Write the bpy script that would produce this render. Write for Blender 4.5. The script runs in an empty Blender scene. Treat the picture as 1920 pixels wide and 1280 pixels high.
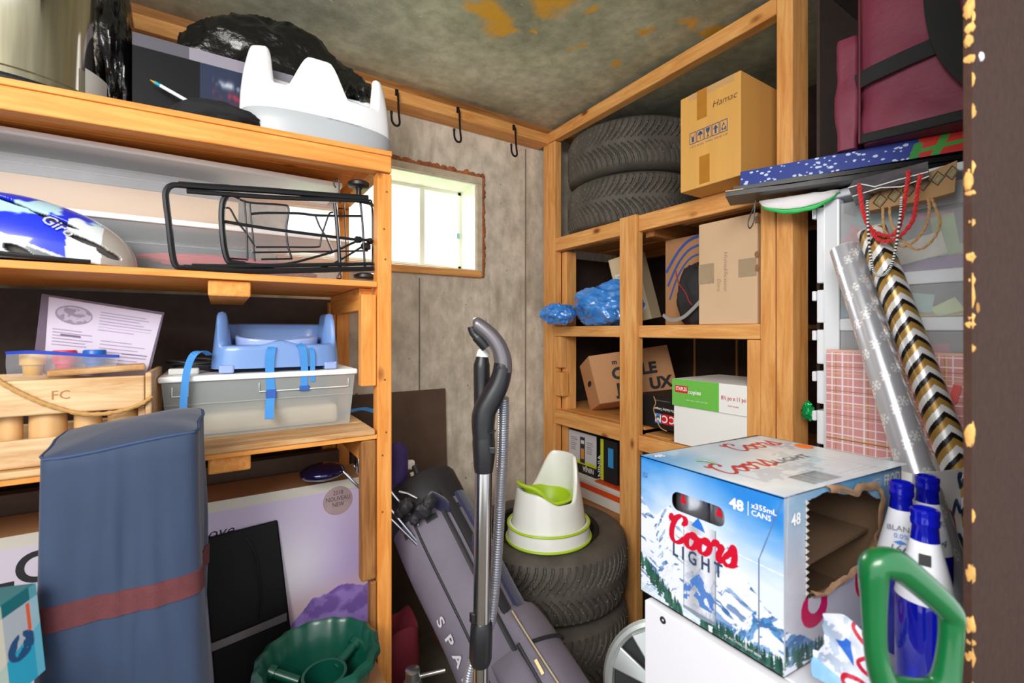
import bpy, math, random
import numpy as np
from mathutils import Vector, Matrix, noise
random.seed(7)
S = bpy.context.scene
COL = S.collection
H = 1.23                      # eye height of the camera
F = 853.0                     # focal length in pixels of the 1920 wide frame (16 mm)
cf, sf = math.cos(math.radians(32.8)), math.sin(math.radians(32.8))
# ---------------------------------------------------------------- camera
cd = bpy.data.cameras.new('camera'); cam = bpy.data.objects.new('camera', cd); COL.objects.link(cam)
cam.location = (0, 0, H); cam.rotation_euler = (math.pi/2, 0, -math.radians(32.8))
cd.lens = 16; cd.sensor_width = 36; cd.shift_y = -20/1920
cd.clip_start = .02
cd.dof.use_dof = True; cd.dof.focus_distance = 1.35; cd.dof.aperture_fstop = 4.0
S.camera = cam
# ---------------------------------------------------------------- world and lights
w = bpy.data.worlds.new('world'); S.world = w; w.use_nodes = True
bg = w.node_tree.nodes['Background']; bg.inputs[0].default_value = (.93, .97, 1, 1); bg.inputs[1].default_value = 1.45
def area(name, loc, aim, sx, sy, power, col=(1, 1, 1)):
    l = bpy.data.lights.new(name, 'AREA'); l.shape = 'RECTANGLE'; l.size = sx; l.size_y = sy; l.energy = power; l.color = col
    o = bpy.data.objects.new(name, l); COL.objects.link(o); o.location = loc
    o.rotation_euler = (Vector(aim)-Vector(loc)).to_track_quat('-Z', 'Y').to_euler(); return o
area('daylight_from_the_doorway', (-.85, -.32, 2.0), (1.15, 1.3, .85), 1.1, .8, 41, (1, .97, .93))
area('daylight_outside_the_window', (.7, 3.0, 2.4), (.6, 1.8, 1.6), 1.6, 1.2, 150, (.95, 1, .97))
S.view_settings.view_transform = 'Standard'; S.view_settings.look = 'None'; S.view_settings.gamma = 1
S.view_settings.use_curve_mapping = False; S.view_settings.exposure = .25
# ---------------------------------------------------------------- helpers: photograph pixel -> point on a plane of the room
V3 = Vector
def ray(px): u = (px-960)/F; return sf+cf*u, cf-sf*u
def onX(px, py, X): rx, ry = ray(px); d = X/rx; return V3((X, ry*d, H-(py-620)*d/F))
def onY(px, py, Y): rx, ry = ray(px); d = Y/ry; return V3((rx*d, Y, H-(py-620)*d/F))
def atd(px, py, d): rx, ry = ray(px); return V3((rx*d, ry*d, H-(py-620)*d/F))
def lin(c):
    if isinstance(c, str): c = [int(c[i:i+2], 16)/255 for i in (0, 2, 4)]
    return tuple((x/12.92 if x <= .04045 else ((x+.055)/1.055)**2.4) for x in c[:3])
# ---------------------------------------------------------------- materials
MC = {}
def newmat(name):
    m = bpy.data.materials.new(name); m.use_nodes = True; nt = m.node_tree
    return m, nt, nt.nodes['Principled BSDF']
def N(nt, t, **k):
    n = nt.nodes.new(t)
    for a, b in k.items():
        if a.startswith('i_'): n.inputs[int(a[2:]) if a[2:].isdigit() else a[2:]].default_value = b
        else: setattr(n, a, b)
    return n
def bumpn(nt, p, src, strength, dist=.002):
    b = N(nt, 'ShaderNodeBump'); b.inputs['Strength'].default_value = strength; b.inputs['Distance'].default_value = dist
    nt.links.new(src, b.inputs['Height']); nt.links.new(b.outputs[0], p.inputs['Normal'])
def pm(name, col, rough=.6, metal=0, bump=0, bs=150, var=0, vs=12, trans=0, alpha=1, coat=0, spec=.5, stretch=None, dist=.002, sheen=0, detail=5):
    if name in MC: return MC[name]
    m, nt, p = newmat(name); L = nt.links
    c = lin(col); p.inputs['Base Color'].default_value = (*c, 1)
    p.inputs['Roughness'].default_value = rough; p.inputs['Metallic'].default_value = metal
    p.inputs['Transmission Weight'].default_value = trans; p.inputs['Alpha'].default_value = alpha
    p.inputs['Coat Weight'].default_value = coat; p.inputs['Specular IOR Level'].default_value = spec
    p.inputs['Sheen Weight'].default_value = sheen
    tc = N(nt, 'ShaderNodeTexCoord'); mp = N(nt, 'ShaderNodeMapping'); L.new(tc.outputs['Object'], mp.inputs[0])
    if stretch: mp.inputs['Scale'].default_value = stretch
    if var:
        n = N(nt, 'ShaderNodeTexNoise'); n.inputs['Scale'].default_value = vs; n.inputs['Detail'].default_value = 6
        L.new(mp.outputs[0], n.inputs['Vector'])
        r = N(nt, 'ShaderNodeValToRGB'); r.color_ramp.elements[0].position = .3; r.color_ramp.elements[1].position = .7
        r.color_ramp.elements[0].color = (*[max(0, x*(1-var)) for x in c], 1)
        r.color_ramp.elements[1].color = (*[min(1, x*(1+var)) for x in c], 1)
        L.new(n.outputs[0], r.inputs[0]); L.new(r.outputs[0], p.inputs['Base Color'])
    if bump:
        n = N(nt, 'ShaderNodeTexNoise'); n.inputs['Scale'].default_value = bs; n.inputs['Detail'].default_value = detail
        L.new(mp.outputs[0], n.inputs['Vector']); bumpn(nt, p, n.outputs[0], bump, dist)
    MC[name] = m; return m
def wood(name, ax, c1, c2, knots=True):
    if name in MC: return MC[name]
    m, nt, p = newmat(name); L = nt.links
    tc = N(nt, 'ShaderNodeTexCoord'); mp = N(nt, 'ShaderNodeMapping'); L.new(tc.outputs['Object'], mp.inputs[0])
    s = [14, 14, 14]; s[ax] = 1.3; mp.inputs['Scale'].default_value = s
    n = N(nt, 'ShaderNodeTexNoise'); n.inputs['Scale'].default_value = 3.5; n.inputs['Detail'].default_value = 8; n.inputs['Roughness'].default_value = .65
    n.inputs['Distortion'].default_value = .6; L.new(mp.outputs[0], n.inputs['Vector'])
    r = N(nt, 'ShaderNodeValToRGB'); e = r.color_ramp.elements
    e[0].position = .32; e[1].position = .66; e[0].color = (*lin(c2), 1); e[1].color = (*lin(c1), 1)
    L.new(n.outputs[0], r.inputs[0]); out = r.outputs[0]
    if knots:
        mk = N(nt, 'ShaderNodeMapping'); L.new(tc.outputs['Object'], mk.inputs[0]); sk = [9, 9, 9]; sk[ax] = 4.5; mk.inputs['Scale'].default_value = sk
        v = N(nt, 'ShaderNodeTexVoronoi'); v.inputs['Scale'].default_value = 1; L.new(mk.outputs[0], v.inputs['Vector'])
        kr = N(nt, 'ShaderNodeValToRGB'); k = kr.color_ramp.elements; k[0].position = .05; k[1].position = .13
        k[0].color = (1, 1, 1, 1); k[1].color = (0, 0, 0, 1); L.new(v.outputs['Distance'], kr.inputs[0])
        mx = N(nt, 'ShaderNodeMix', data_type='RGBA'); L.new(kr.outputs[0], mx.inputs[0]); L.new(out, mx.inputs[6])
        mx.inputs[7].default_value = (*lin('7a3c14'), 1); out = mx.outputs[2]
    L.new(out, p.inputs['Base Color']); p.inputs['Roughness'].default_value = .55; p.inputs['Specular IOR Level'].default_value = .3
    bumpn(nt, p, n.outputs[0], .25, .0015); MC[name] = m; return m
LW = [wood('pine_left_%d' % i, i, 'f0a858', 'd9802e') for i in range(3)]
RW = [wood('pine_right_%d' % i, i, 'eab06c', 'cb8440') for i in range(3)]
PW = [wood('plank_%d' % i, i, 'dcb584', 'a9743e', False) for i in range(3)]
DW = [wood('brown_plank_%d' % i, i, 'b07a45', '7d4c22', False) for i in range(3)]
def colmat(name, rough=.45, metal=0, coat=0, alpha=1, spec=.5):
    if name in MC: return MC[name]
    m, nt, p = newmat(name); a = N(nt, 'ShaderNodeAttribute', attribute_name='Col')
    nt.links.new(a.outputs['Color'], p.inputs['Base Color']); p.inputs['Roughness'].default_value = rough
    p.inputs['Metallic'].default_value = metal; p.inputs['Coat Weight'].default_value = coat; p.inputs['Alpha'].default_value = alpha
    p.inputs['Specular IOR Level'].default_value = spec
    MC[name] = m; return m
def clear(name, col, alpha, rough=.2):
    """thin see-through plastic: part of the light passes straight, part scatters"""
    if name in MC: return MC[name]
    m, nt, p = newmat(name); L = nt.links
    p.inputs['Base Color'].default_value = (*lin(col), 1); p.inputs['Roughness'].default_value = rough
    t = N(nt, 'ShaderNodeBsdfTransparent'); x = N(nt, 'ShaderNodeMixShader'); x.inputs[0].default_value = alpha
    L.new(t.outputs[0], x.inputs[1]); L.new(p.outputs[0], x.inputs[2]); L.new(x.outputs[0], nt.nodes['Material Output'].inputs[0])
    tc = N(nt, 'ShaderNodeTexCoord'); n = N(nt, 'ShaderNodeTexNoise'); n.inputs['Scale'].default_value = 18; L.new(tc.outputs['Object'], n.inputs['Vector'])
    bumpn(nt, p, n.outputs[0], .15, .003); MC[name] = m; return m
# ---------------------------------------------------------------- mesh builder
class MB:
    def __init__(s): s.v = []; s.f = []; s.s = []
    def add(s, vs, fs, sm=False):
        k = len(s.v); s.v += [tuple(v) for v in vs]; s.f += [tuple(i+k for i in f) for f in fs]; s.s += [sm]*len(fs); return s
    def obox(s, O, a, b, c):
        O, a, b, c = map(V3, (O, a, b, c))
        if a.cross(b).dot(c) < 0: a, b = b, a
        v = [O, O+a, O+a+b, O+b, O+c, O+a+c, O+a+b+c, O+b+c]
        return s.add(v, [(3, 2, 1, 0), (4, 5, 6, 7), (0, 1, 5, 4), (1, 2, 6, 5), (2, 3, 7, 6), (3, 0, 4, 7)])
    def box(s, x0, y0, z0, x1, y1, z1):
        return s.obox((x0, y0, z0), (x1-x0, 0, 0), (0, y1-y0, 0), (0, 0, z1-z0))
    def grid(s, P, cu=False, cv=False, sm=True, flip=False):
        nu, nv = len(P), len(P[0]); vs = [p for row in P for p in row]; fs = []
        for i in range(nu-(0 if cu else 1)):
            for j in range(nv-(0 if cv else 1)):
                q = (i*nv+j, ((i+1) % nu)*nv+j, ((i+1) % nu)*nv+(j+1) % nv, i*nv+(j+1) % nv)
                fs.append(q[::-1] if flip else q)
        return s.add(vs, fs, sm)
    def tube(s, pts, r, n=10, closed=False, caps=True, sx=1.0, ref=None):
        pts = [V3(p) for p in pts]; m = len(pts); rr = r if isinstance(r, (list, tuple)) else [r]*m; P = []
        up = None
        for i, p in enumerate(pts):
            if closed: t = pts[(i+1) % m]-pts[i-1]
            else: t = pts[min(i+1, m-1)]-pts[max(i-1, 0)]
            t.normalize()
            if up is None:
                a = V3(ref) if ref else (V3((0, 0, 1)) if abs(t.z) < .9 else V3((1, 0, 0)))
                up = a-t*a.dot(t); up.normalize()
            else: up = up-t*up.dot(t); up.normalize()
            sd = t.cross(up)
            P.append([p+(up*math.cos(2*math.pi*k/n)*sx+sd*math.sin(2*math.pi*k/n))*rr[i] for k in range(n)])
        k0 = len(s.v); s.grid(P, closed, True)
        if caps and not closed:
            s.add([], []); s.f += [tuple(k0+k for k in range(n))[::-1] if False else tuple(k0+k for k in range(n)), tuple(k0+(m-1)*n+k for k in range(n))[::-1]]; s.s += [False, False]
        return s
    def lathe(s, prof, c, n=48, ax=None, bottom=False, top=False):
        """prof: (r, h) pairs; ax: 3 vectors (x, y, axis)"""
        c = V3(c); X, Y, Z = (V3((1, 0, 0)), V3((0, 1, 0)), V3((0, 0, 1))) if ax is None else map(V3, ax)
        P = [[c+X*math.cos(2*math.pi*k/n)*r+Y*math.sin(2*math.pi*k/n)*r+Z*h for k in range(n)] for r, h in prof]
        k0 = len(s.v); s.grid(P, False, True, flip=True)
        if bottom: s.f.append(tuple(k0+k for k in range(n))[::-1]); s.s.append(False)
        if top: s.f.append(tuple(k0+(len(prof)-1)*n+k for k in range(n))); s.s.append(False)
        return s
    def prism(s, pts, dv):
        pts = [V3(p) for p in pts]; dv = V3(dv); n = len(pts)
        nrm = V3((0, 0, 0))
        for i in range(n): nrm += pts[i].cross(pts[(i+1) % n])
        if nrm.dot(dv) > 0: pts = pts[::-1]
        v = pts+[p+dv for p in pts]
        return s.add(v, [tuple(range(n)), tuple(range(2*n-1, n-1, -1))]+[((i+1) % n, i, i+n, (i+1) % n+n) for i in range(n)])
    def band(s, pts, wd, w, t):
        """flat strap through pts; wd = direction of its width"""
        pts = [V3(p) for p in pts]; wd = V3(wd).normalized(); P = []
        for i, p in enumerate(pts):
            tg = (pts[min(i+1, len(pts)-1)]-pts[max(i-1, 0)]).normalized(); nn = tg.cross(wd).normalized(); ww = nn.cross(tg).normalized()
            P.append([p+ww*w/2+nn*t/2, p+ww*w/2-nn*t/2, p-ww*w/2-nn*t/2, p-ww*w/2+nn*t/2])
        k = len(s.v); s.grid(P, False, True, sm=False); m = len(P)
        s.f += [(k, k+1, k+2, k+3), (k+4*m-1, k+4*m-2, k+4*m-3, k+4*m-4)]; s.s += [False, False]; return s
    def blob(s, c, r, n=40, amp=.1, fr=3, seed=0, flat=None, ridged=False, rot=0):
        c = V3(c); P = []; cr, sr = math.cos(rot), math.sin(rot)
        for i in range(n+1):
            th = math.pi*i/n; row = []
            for j in range(2*n):
                ph = math.pi*j/n; d = V3((math.sin(th)*math.cos(ph), math.sin(th)*math.sin(ph), math.cos(th)))
                q = d*fr+V3((seed, seed*1.7, -seed)); k = noise.fractal(q, .9, 2.1, 4)
                if ridged: k = 1.1*noise.noise(q*.55)+.55*(.42-abs(noise.noise(q*1.0))*1.7)+.22*(.4-abs(noise.noise(q*2.3+V3((5, 1, 2))))*1.7)
                m = 1+amp*k; x, y, z = d.x*r[0]*m, d.y*r[1]*m, d.z*r[2]*m
                if flat is not None and z < flat: z = flat
                row.append(c+V3((x*cr-y*sr, x*sr+y*cr, z)))
            P.append(row)
        return s.grid(P, False, True)
OR = {}
def mesh_obj(name, v, f, s, mat, o):
    me = bpy.data.meshes.new(name); me.from_pydata([(a[0]-o[0], a[1]-o[1], a[2]-o[2]) for a in v], [], f)
    if any(s):
        me.polygons.foreach_set('use_smooth', s); me.set_sharp_from_angle(angle=math.radians(42))
    me.materials.append(mat); me.update(); return me
def build(mb, name, mat, parent=None):
    v = mb.v
    if parent is None:
        xs, ys, zs = zip(*v); o = ((min(xs)+max(xs))/2, (min(ys)+max(ys))/2, min(zs))
    else: o = OR[parent.name]
    me = mesh_obj(name, v, mb.f, mb.s, mat, o); ob = bpy.data.objects.new(name, me); COL.objects.link(ob)
    if parent is None: ob.location = o
    else: ob.parent = parent
    OR[ob.name] = o; return ob
def tag(o, label=None, cat=None, group=None, kind=None):
    if label: o['label'] = label
    if cat: o['category'] = cat
    if group: o['group'] = group
    if kind: o['kind'] = kind
    return o
def thing(name, label, cat, loc, group=None):
    o = bpy.data.objects.new(name, None); COL.objects.link(o); o.location = loc; o.empty_display_size = .05
    OR[o.name] = tuple(loc); return tag(o, label, cat, group)
def struct(o, label=None): return tag(o, label, kind='structure')
def bev(o, w=.003, seg=2):
    m = o.modifiers.new('bevel', 'BEVEL'); m.width = w; m.segments = seg; m.limit_method = 'ANGLE'; m.angle_limit = math.radians(40); return o
def B(*a): return MB().box(*a)
def part(parent, name, mb, mat, w=0, label=None):
    o = build(mb, name, mat, parent)
    if w: bev(o, w)
    if label: o['label'] = label
    return o
def dup(root, loc, label, rz=0, group=None):
    r = root.copy(); COL.objects.link(r); r.location = loc; r.rotation_euler.z = rz; r['label'] = label
    OR[r.name] = tuple(loc)
    if group: r['group'] = group
    for ch in list(root.children):
        c = ch.copy(); COL.objects.link(c); c.parent = r
        for g in ch.children:
            d = g.copy(); COL.objects.link(d); d.parent = c
    return r
# text and strokes lie on a plane P + x U + y V
def text(parent, name, s, P, U, Vv, h, mat, al='CENTER', shear=0, bold=0, width=None, ext=.0004, label=None):
    c = bpy.data.curves.new(name, 'FONT'); c.body = s; c.size = h/.7; c.align_x = al; c.shear = shear; c.offset = bold*h; c.resolution_u = 2 if h < .03 else 6
    c.space_line = .95
    ob = bpy.data.objects.new(name, c); me = bpy.data.meshes.new_from_object(ob); me.name = name
    bpy.data.objects.remove(ob)
    U = V3(U).normalized(); Vv = V3(Vv); Vv = (Vv-U*Vv.dot(U)).normalized(); Nn = U.cross(Vv)
    co = np.empty(len(me.vertices)*3); me.vertices.foreach_get('co', co); co = co.reshape(-1, 3)
    k = 1
    if width: k = width/max(1e-6, co[:, 0].max()-co[:, 0].min())
    vs = [V3(P)+U*float(a*k)+Vv*float(b)+Nn*ext for a, b, _ in co]
    fs = [tuple(p.vertices) for p in me.polygons]; bpy.data.meshes.remove(me)
    m = MB(); m.add(vs, fs); o = build(m, name, mat, parent)
    if label: o['label'] = label
    return o
def smooth(pts, k=6, closed=False):
    out = []; n = len(pts); pts = [V3(p if len(p) == 3 else (p[0], p[1], 0)) for p in pts]
    for i in range(n if closed else n-1):
        a, b, c, d = (pts[(i-1) % n] if closed or i > 0 else pts[0]), pts[i], pts[(i+1) % n], (pts[(i+2) % n] if closed or i+2 < n else pts[-1])
        for j in range(k):
            t = j/k; out.append(.5*((2*b)+(c-a)*t+(2*a-5*b+4*c-d)*t*t+(3*b-a-3*c+d)*t**3))
    if not closed: out.append(pts[-1])
    return out
def ribbon(mb, pts, wid, P, U, Vv, sc, ext=.0006, calli=0):
    """2D stroke drawn flat; wid scalar in the same 2D unit; calli widens downward strokes"""
    P = V3(P); U = V3(U).normalized(); Vv = V3(Vv).normalized(); Nn = U.cross(Vv).normalized()
    q = smooth(pts, 8); L = []
    for i, p in enumerate(q):
        t = (q[min(i+1, len(q)-1)]-q[max(i-1, 0)]).normalized(); n = V3((-t.y, t.x, 0))
        w2 = wid*(1-calli+calli*2*abs(n.x))/2
        e = min(i, len(q)-1-i); w2 *= min(1, .45+e*.2)
        L.append([P+U*(a.x*sc)+Vv*(a.y*sc)+Nn*ext for a in (p-n*w2, p+n*w2)])
    mb.grid(L, sm=False, flip=True); return mb
SCRIPT = {  # hand drawn script letters: strokes, advance
 'C': ([[(.02, .95), (.0, .8), (.1, .78), (.2, .9), (.38, 1.02), (.55, .98), (.6, .85), (.5, .72)], [(.38, 1.02), (.2, .85), (.1, .5), (.14, .12), (.32, -.02), (.52, .08), (.68, .3)]], .7),
 'o': ([[(.2, .52), (.05, .35), (.08, .08), (.25, .0), (.4, .15), (.42, .4), (.28, .55), (.2, .45), (.34, .38), (.55, .48)]], .5),
 'r': ([[(.0, .45), (.12, .62), (.22, .5), (.34, .5), (.28, .2), (.34, .02), (.5, .15)]], .44),
 's': ([[(.0, .15), (.2, .45), (.28, .66), (.36, .4), (.36, .1), (.18, -.02), (.05, .06)], [(.3, .04), (.5, .12)]], .5)}
def script(mb, s, P, U, Vv, size, wid=.13, calli=.5):
    x = 0
    for ch in s:
        st, adv = SCRIPT[ch]
        for q in st: ribbon(mb, [(a+x+b*.12, b) for a, b in q], wid, P, U, Vv, size, calli=calli)
        x += adv
    return x*size
# ---------------------------------------------------------------- flat print as coloured grids
def vnoise(X, Y, seed=0, octv=4):
    rs = np.random.RandomState(seed); T = rs.rand(64, 64); out = 0; a = 1; tot = 0
    for o in range(octv):
        x = X*2**o; y = Y*2**o; xi = np.floor(x).astype(int); yi = np.floor(y).astype(int); fx = x-xi; fy = y-yi
        fx = fx*fx*(3-2*fx); fy = fy*fy*(3-2*fy); g = lambda i, j: T[(i) % 64, (j) % 64]
        out = out+a*((g(xi, yi)*(1-fx)+g(xi+1, yi)*fx)*(1-fy)+(g(xi, yi+1)*(1-fx)+g(xi+1, yi+1)*fx)*fy); tot += a; a *= .5
    return out/tot
def hexc(h): return np.array([int(h[i:i+2], 16)/255 for i in (0, 2, 4)])
class Cv:
    def __init__(s, w, h, col, asp=None):
        s.a = np.ones((h, w, 3))*hexc(col); s.asp = asp or w/h
        y, x = np.mgrid[0:h, 0:w]; s.X = x/(w-1); s.Y = y/(h-1)       # 0..1, Y up
    def mix(s, m, col):
        c = hexc(col) if isinstance(col, str) else col
        m = np.clip(m, 0, 1)[..., None]; s.a = s.a*(1-m)+c*m; return s
    def rect(s, x0, y0, x1, y1, col): return s.mix(((s.X >= x0) & (s.X <= x1) & (s.Y >= y0) & (s.Y <= y1))*1., col)
    def disk(s, x, y, r, col, r2=None):
        return s.mix(((s.X-x)*s.asp/r)**2+((s.Y-y)/(r2 or r))**2 < 1, col)
    def poly(s, pts, col):
        m = np.zeros(s.X.shape, bool); n = len(pts)
        for i in range(n):
            x1, y1 = pts[i]; x2, y2 = pts[(i+1) % n]
            if y1 == y2: continue
            m ^= ((s.Y >= min(y1, y2)) & (s.Y < max(y1, y2)) & (s.X < (x2-x1)*(s.Y-y1)/(y2-y1)+x1))
        return s.mix(m*1., col)
    def line(s, x0, y0, x1, y1, wd, col):
        ax, ay = (s.X-x0)*s.asp, s.Y-y0; bx, by = (x1-x0)*s.asp, y1-y0; t = np.clip((ax*bx+ay*by)/(bx*bx+by*by), 0, 1)
        return s.mix(((ax-bx*t)**2+(ay-by*t)**2 < (wd/2)**2)*1., col)
    def lines(s, x0, y0, x1, y1, n, col, frac=.45, seed=1):
        rs = np.random.RandomState(seed)
        for i in range(n):
            y = y1+(y0-y1)*(i+.5)/n; hh = (y1-y0)/n*frac/2
            s.rect(x0, y-hh, x0+(x1-x0)*(.6+.4*rs.rand()), y+hh, col)
        return s
def linarr(a): return np.where(a <= .04045, a/12.92, ((a+.055)/1.055)**2.4)
def colgrid(name, parent, P, img, mat, cu=False, hole=None, flip=False, smoothf=False):
    """P: (ny, nx, 3) points, img: (ny, nx, 3) colours"""
    ny, nx = P.shape[:2]; o = np.array(OR[parent.name]) if parent else P.reshape(-1, 3).mean(0)
    me = bpy.data.meshes.new(name); idx = np.arange(ny*nx).reshape(ny, nx)
    A = idx[:-1, :-1]; Bq = idx[:-1, 1:]; C = idx[1:, 1:]; D = idx[1:, :-1]
    q = np.stack([A, Bq, C, D], -1)
    if cu: q = np.concatenate([q, np.stack([idx[:-1, -1], idx[:-1, 0], idx[1:, 0], idx[1:, -1]], -1)[:, None, :]], 1)
    if hole is not None: q = q[~hole[:-1, :q.shape[1]]]
    q = q.reshape(-1, 4)
    if flip: q = q[:, ::-1]
    v = (P.reshape(-1, 3)-o)
    me.vertices.add(len(v)); me.vertices.foreach_set('co', v.ravel()); me.loops.add(q.size); me.loops.foreach_set('vertex_index', q.ravel().astype('i'))
    me.polygons.add(len(q)); me.polygons.foreach_set('loop_start', np.arange(0, q.size, 4, dtype='i')); me.update(calc_edges=True)
    if smoothf: me.polygons.foreach_set('use_smooth', [True]*len(q))
    at = me.color_attributes.new('Col', 'FLOAT_COLOR', 'POINT')
    c = np.ones((len(v), 4)); c[:, :3] = linarr(np.clip(img.reshape(-1, 3), 0, 1)); at.data.foreach_set('color', c.ravel())
    me.materials.append(mat); me.validate(); ob = bpy.data.objects.new(name, me); COL.objects.link(ob)
    if parent: ob.parent = parent
    else: ob.location = o
    OR[ob.name] = tuple(o); return ob
def face(name, parent, P0, PU, PV, cv, mat=None, off=.0006, hole=None, label=None):
    P0, PU, PV = (np.array(V3(x)) for x in (P0, PU, PV)); n = np.cross(PU, PV); n = n/np.linalg.norm(n)
    P = P0+cv.X[..., None]*PU+cv.Y[..., None]*PV+n*off
    o = colgrid(name, parent, P, cv.a, mat or colmat('print_satin'), hole=hole)
    if label: o['label'] = label
    return o
INK = pm('black_ink', '1c1c20', .6); WHITE = pm('white_ink', 'f4f4f4', .5)
# ================================================================ THE ROOM
YW, XR, XW, CZ = 1.80, 1.314, 1.96, 2.193
def concrete(name, c1, c2, ceiling=False):
    m, nt, p = newmat(name); L = nt.links; tc = N(nt, 'ShaderNodeTexCoord'); O = tc.outputs['Object']
    def nz(sc, st=(1, 1, 1), det=8, ro=.6):
        mp = N(nt, 'ShaderNodeMapping'); mp.inputs['Scale'].default_value = st; L.new(O, mp.inputs[0])
        n = N(nt, 'ShaderNodeTexNoise'); n.inputs['Scale'].default_value = sc; n.inputs['Detail'].default_value = det; n.inputs['Roughness'].default_value = ro
        L.new(mp.outputs[0], n.inputs['Vector']); return n.outputs[0]
    def ramp(src, a, ca, b, cb):
        r = N(nt, 'ShaderNodeValToRGB'); e = r.color_ramp.elements; e[0].position = a; e[1].position = b; e[0].color = (*ca, 1); e[1].color = (*cb, 1)
        L.new(src, r.inputs[0]); return r.outputs[0]
    def mix(f, a, b, t='MIX'):
        x = N(nt, 'ShaderNodeMix', data_type='RGBA', blend_type=t)
        for s, k in ((f, 0), (a, 6), (b, 7)):
            if isinstance(s, (int, float)): x.inputs[k].default_value = s
            elif isinstance(s, tuple): x.inputs[k].default_value = (*s, 1)
            else: L.new(s, x.inputs[k])
        return x.outputs[2]
    base = ramp(nz(3.2), .34, lin(c2), .62, lin(c1))
    fine = ramp(nz(22, (1, 1, .6)), .35, (.72, .72, .70), .62, (1, 1, 1)); col = mix(1.0, base, fine, 'MULTIPLY')
    spots = ramp(nz(38, det=2), .70, (0, 0, 0), .76, (1, 1, 1)); col = mix(spots, col, lin('e9e6da' if ceiling else '8a7a66'))
    if ceiling:
        # rusty yellow foam stains where the photo shows them
        wob = N(nt, 'ShaderNodeTexNoise'); wob.inputs['Scale'].default_value = 9; wob.inputs['Detail'].default_value = 5; L.new(O, wob.inputs['Vector'])
        sub = N(nt, 'ShaderNodeVectorMath', operation='SUBTRACT'); L.new(wob.outputs['Color'], sub.inputs[0]); sub.inputs[1].default_value = (.5, .5, .5)
        scl = N(nt, 'ShaderNodeVectorMath', operation='SCALE'); L.new(sub.outputs[0], scl.inputs[0]); scl.inputs['Scale'].default_value = .14
        ad = N(nt, 'ShaderNodeVectorMath', operation='ADD'); L.new(O, ad.inputs[0]); L.new(scl.outputs[0], ad.inputs[1])
        for (px, py, r) in STAINS:
            rx, ry = ray(px); d = (CZ-H)*F/(620-py); c = (rx*d, ry*d, 0)
            ds = N(nt, 'ShaderNodeVectorMath', operation='DISTANCE'); L.new(ad.outputs[0], ds.inputs[0]); ds.inputs[1].default_value = c; r *= 1.25
            dv = N(nt, 'ShaderNodeMath', operation='DIVIDE'); L.new(ds.outputs['Value'], dv.inputs[0]); dv.inputs[1].default_value = r
            mk = ramp(dv.outputs[0], .5, (.9, .9, .9), 1.0, (0, 0, 0)); col = mix(mk, col, lin('efb02c'))
    else:
        st = ramp(nz(5, (3, 1, .5), 6), .56, (0, 0, 0), .74, (.55, .55, .55)); col = mix(st, col, lin('8f7f6c'))
    L.new(col, p.inputs['Base Color']); p.inputs['Roughness'].default_value = .85; bumpn(nt, p, nz(30), .35, .004); return m
STAINS = [(905, 20, .05), (925, 45, .05), (950, 58, .035), (1040, 5, .06), (1075, 90, .026), (1205, 65, .03), (1148, 122, .022), (1190, 148, .015), (1290, 45, .03), (1335, 55, .035), (1000, 55, .02), (1110, 20, .02)]
CEIL = concrete('concrete_ceiling', 'd6d4bc', 'a3a28e', True); CONC = concrete('concrete_wall', 'ebe0cf', 'c2b5a4')
FLOORM = pm('floor_concrete', '6d655c', .9, bump=.4, bs=40, var=.25, vs=5)
DARK = pm('dark_hardboard', '3d2e27', .7, bump=.2, bs=400, var=.18, vs=30); DARK2 = pm('brown_hardboard', '5a4536', .75, bump=.15, bs=500, var=.15, vs=14)
mb = B(-1.6, -1.6, -.06, 2.3, 2.02, 0); struct(build(mb, 'floor', FLOORM))
o = build(B(-1.6, -.25, CZ, 2.3, 2.1, CZ+.12), 'ceiling', CEIL); struct(o)
# recentre the ceiling's texture space on the room so the stains keep their places
me = o.data; off = o.location.copy(); me.transform(Matrix.Translation(V3((off.x, off.y, off.z-CZ)))); o.location = (0, 0, CZ)
WX0, WX1, WZ0, WZ1 = .20, .966, 1.503, 1.886
mb = MB()
for a in ((-1.6, YW, 0, WX0, YW+.2, CZ), (WX1, YW, 0, 2.2, YW+.2, CZ), (WX0, YW, 0, WX1, YW+.2, WZ0), (WX0, YW, WZ1, WX1, YW+.2, CZ)): mb.box(*a)
struct(build(mb, 'wall_back', CONC))
struct(build(B(XW, -.1, 0, XW+.1, YW, CZ), 'wall_right', DARK))
struct(build(B(-1.12, .55, 0, -1.02, YW, CZ), 'wall_left', DARK))
struct(build(B(-1.02, 1.70, 0, .335, 1.712, 1.34), 'wall_panel', DARK), 'dark brown hardboard sheet on the back wall behind the left shelves')
# board seams on the right wall: thin battens
for k, (a, b) in enumerate((((1480, 92), (1600, 40)), ((1213, 300), (1450, 222)))):
    if k == 0:
        p, q = onX(a[0], a[1], XW), onX(b[0], b[1], XW); struct(bev(build(B(XW-.006, .2, p.z-.004, XW, .9, p.z+.004), 'trim_3', RW[1]), .001))
for k, px in enumerate((1125, 1303, 1382)):
    p = onX(px, 500, XW); struct(build(B(XW-.006, p.y-.004, .7, XW, p.y+.004, 1.6), 'trim_%d' % (4+k), RW[2]))
# form joints in the concrete: shallow ribs
for k, px in enumerate((786, 985)):
    p = onY(px, 600, YW); struct(build(B(p.x-.002, YW-.0025, .9 if px == 786 else .2, p.x+.003, YW+.001, 1.45 if px == 786 else 2.1), 'trim_%d' % (7+k), pm('joint', '7c7266', .9)))
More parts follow.
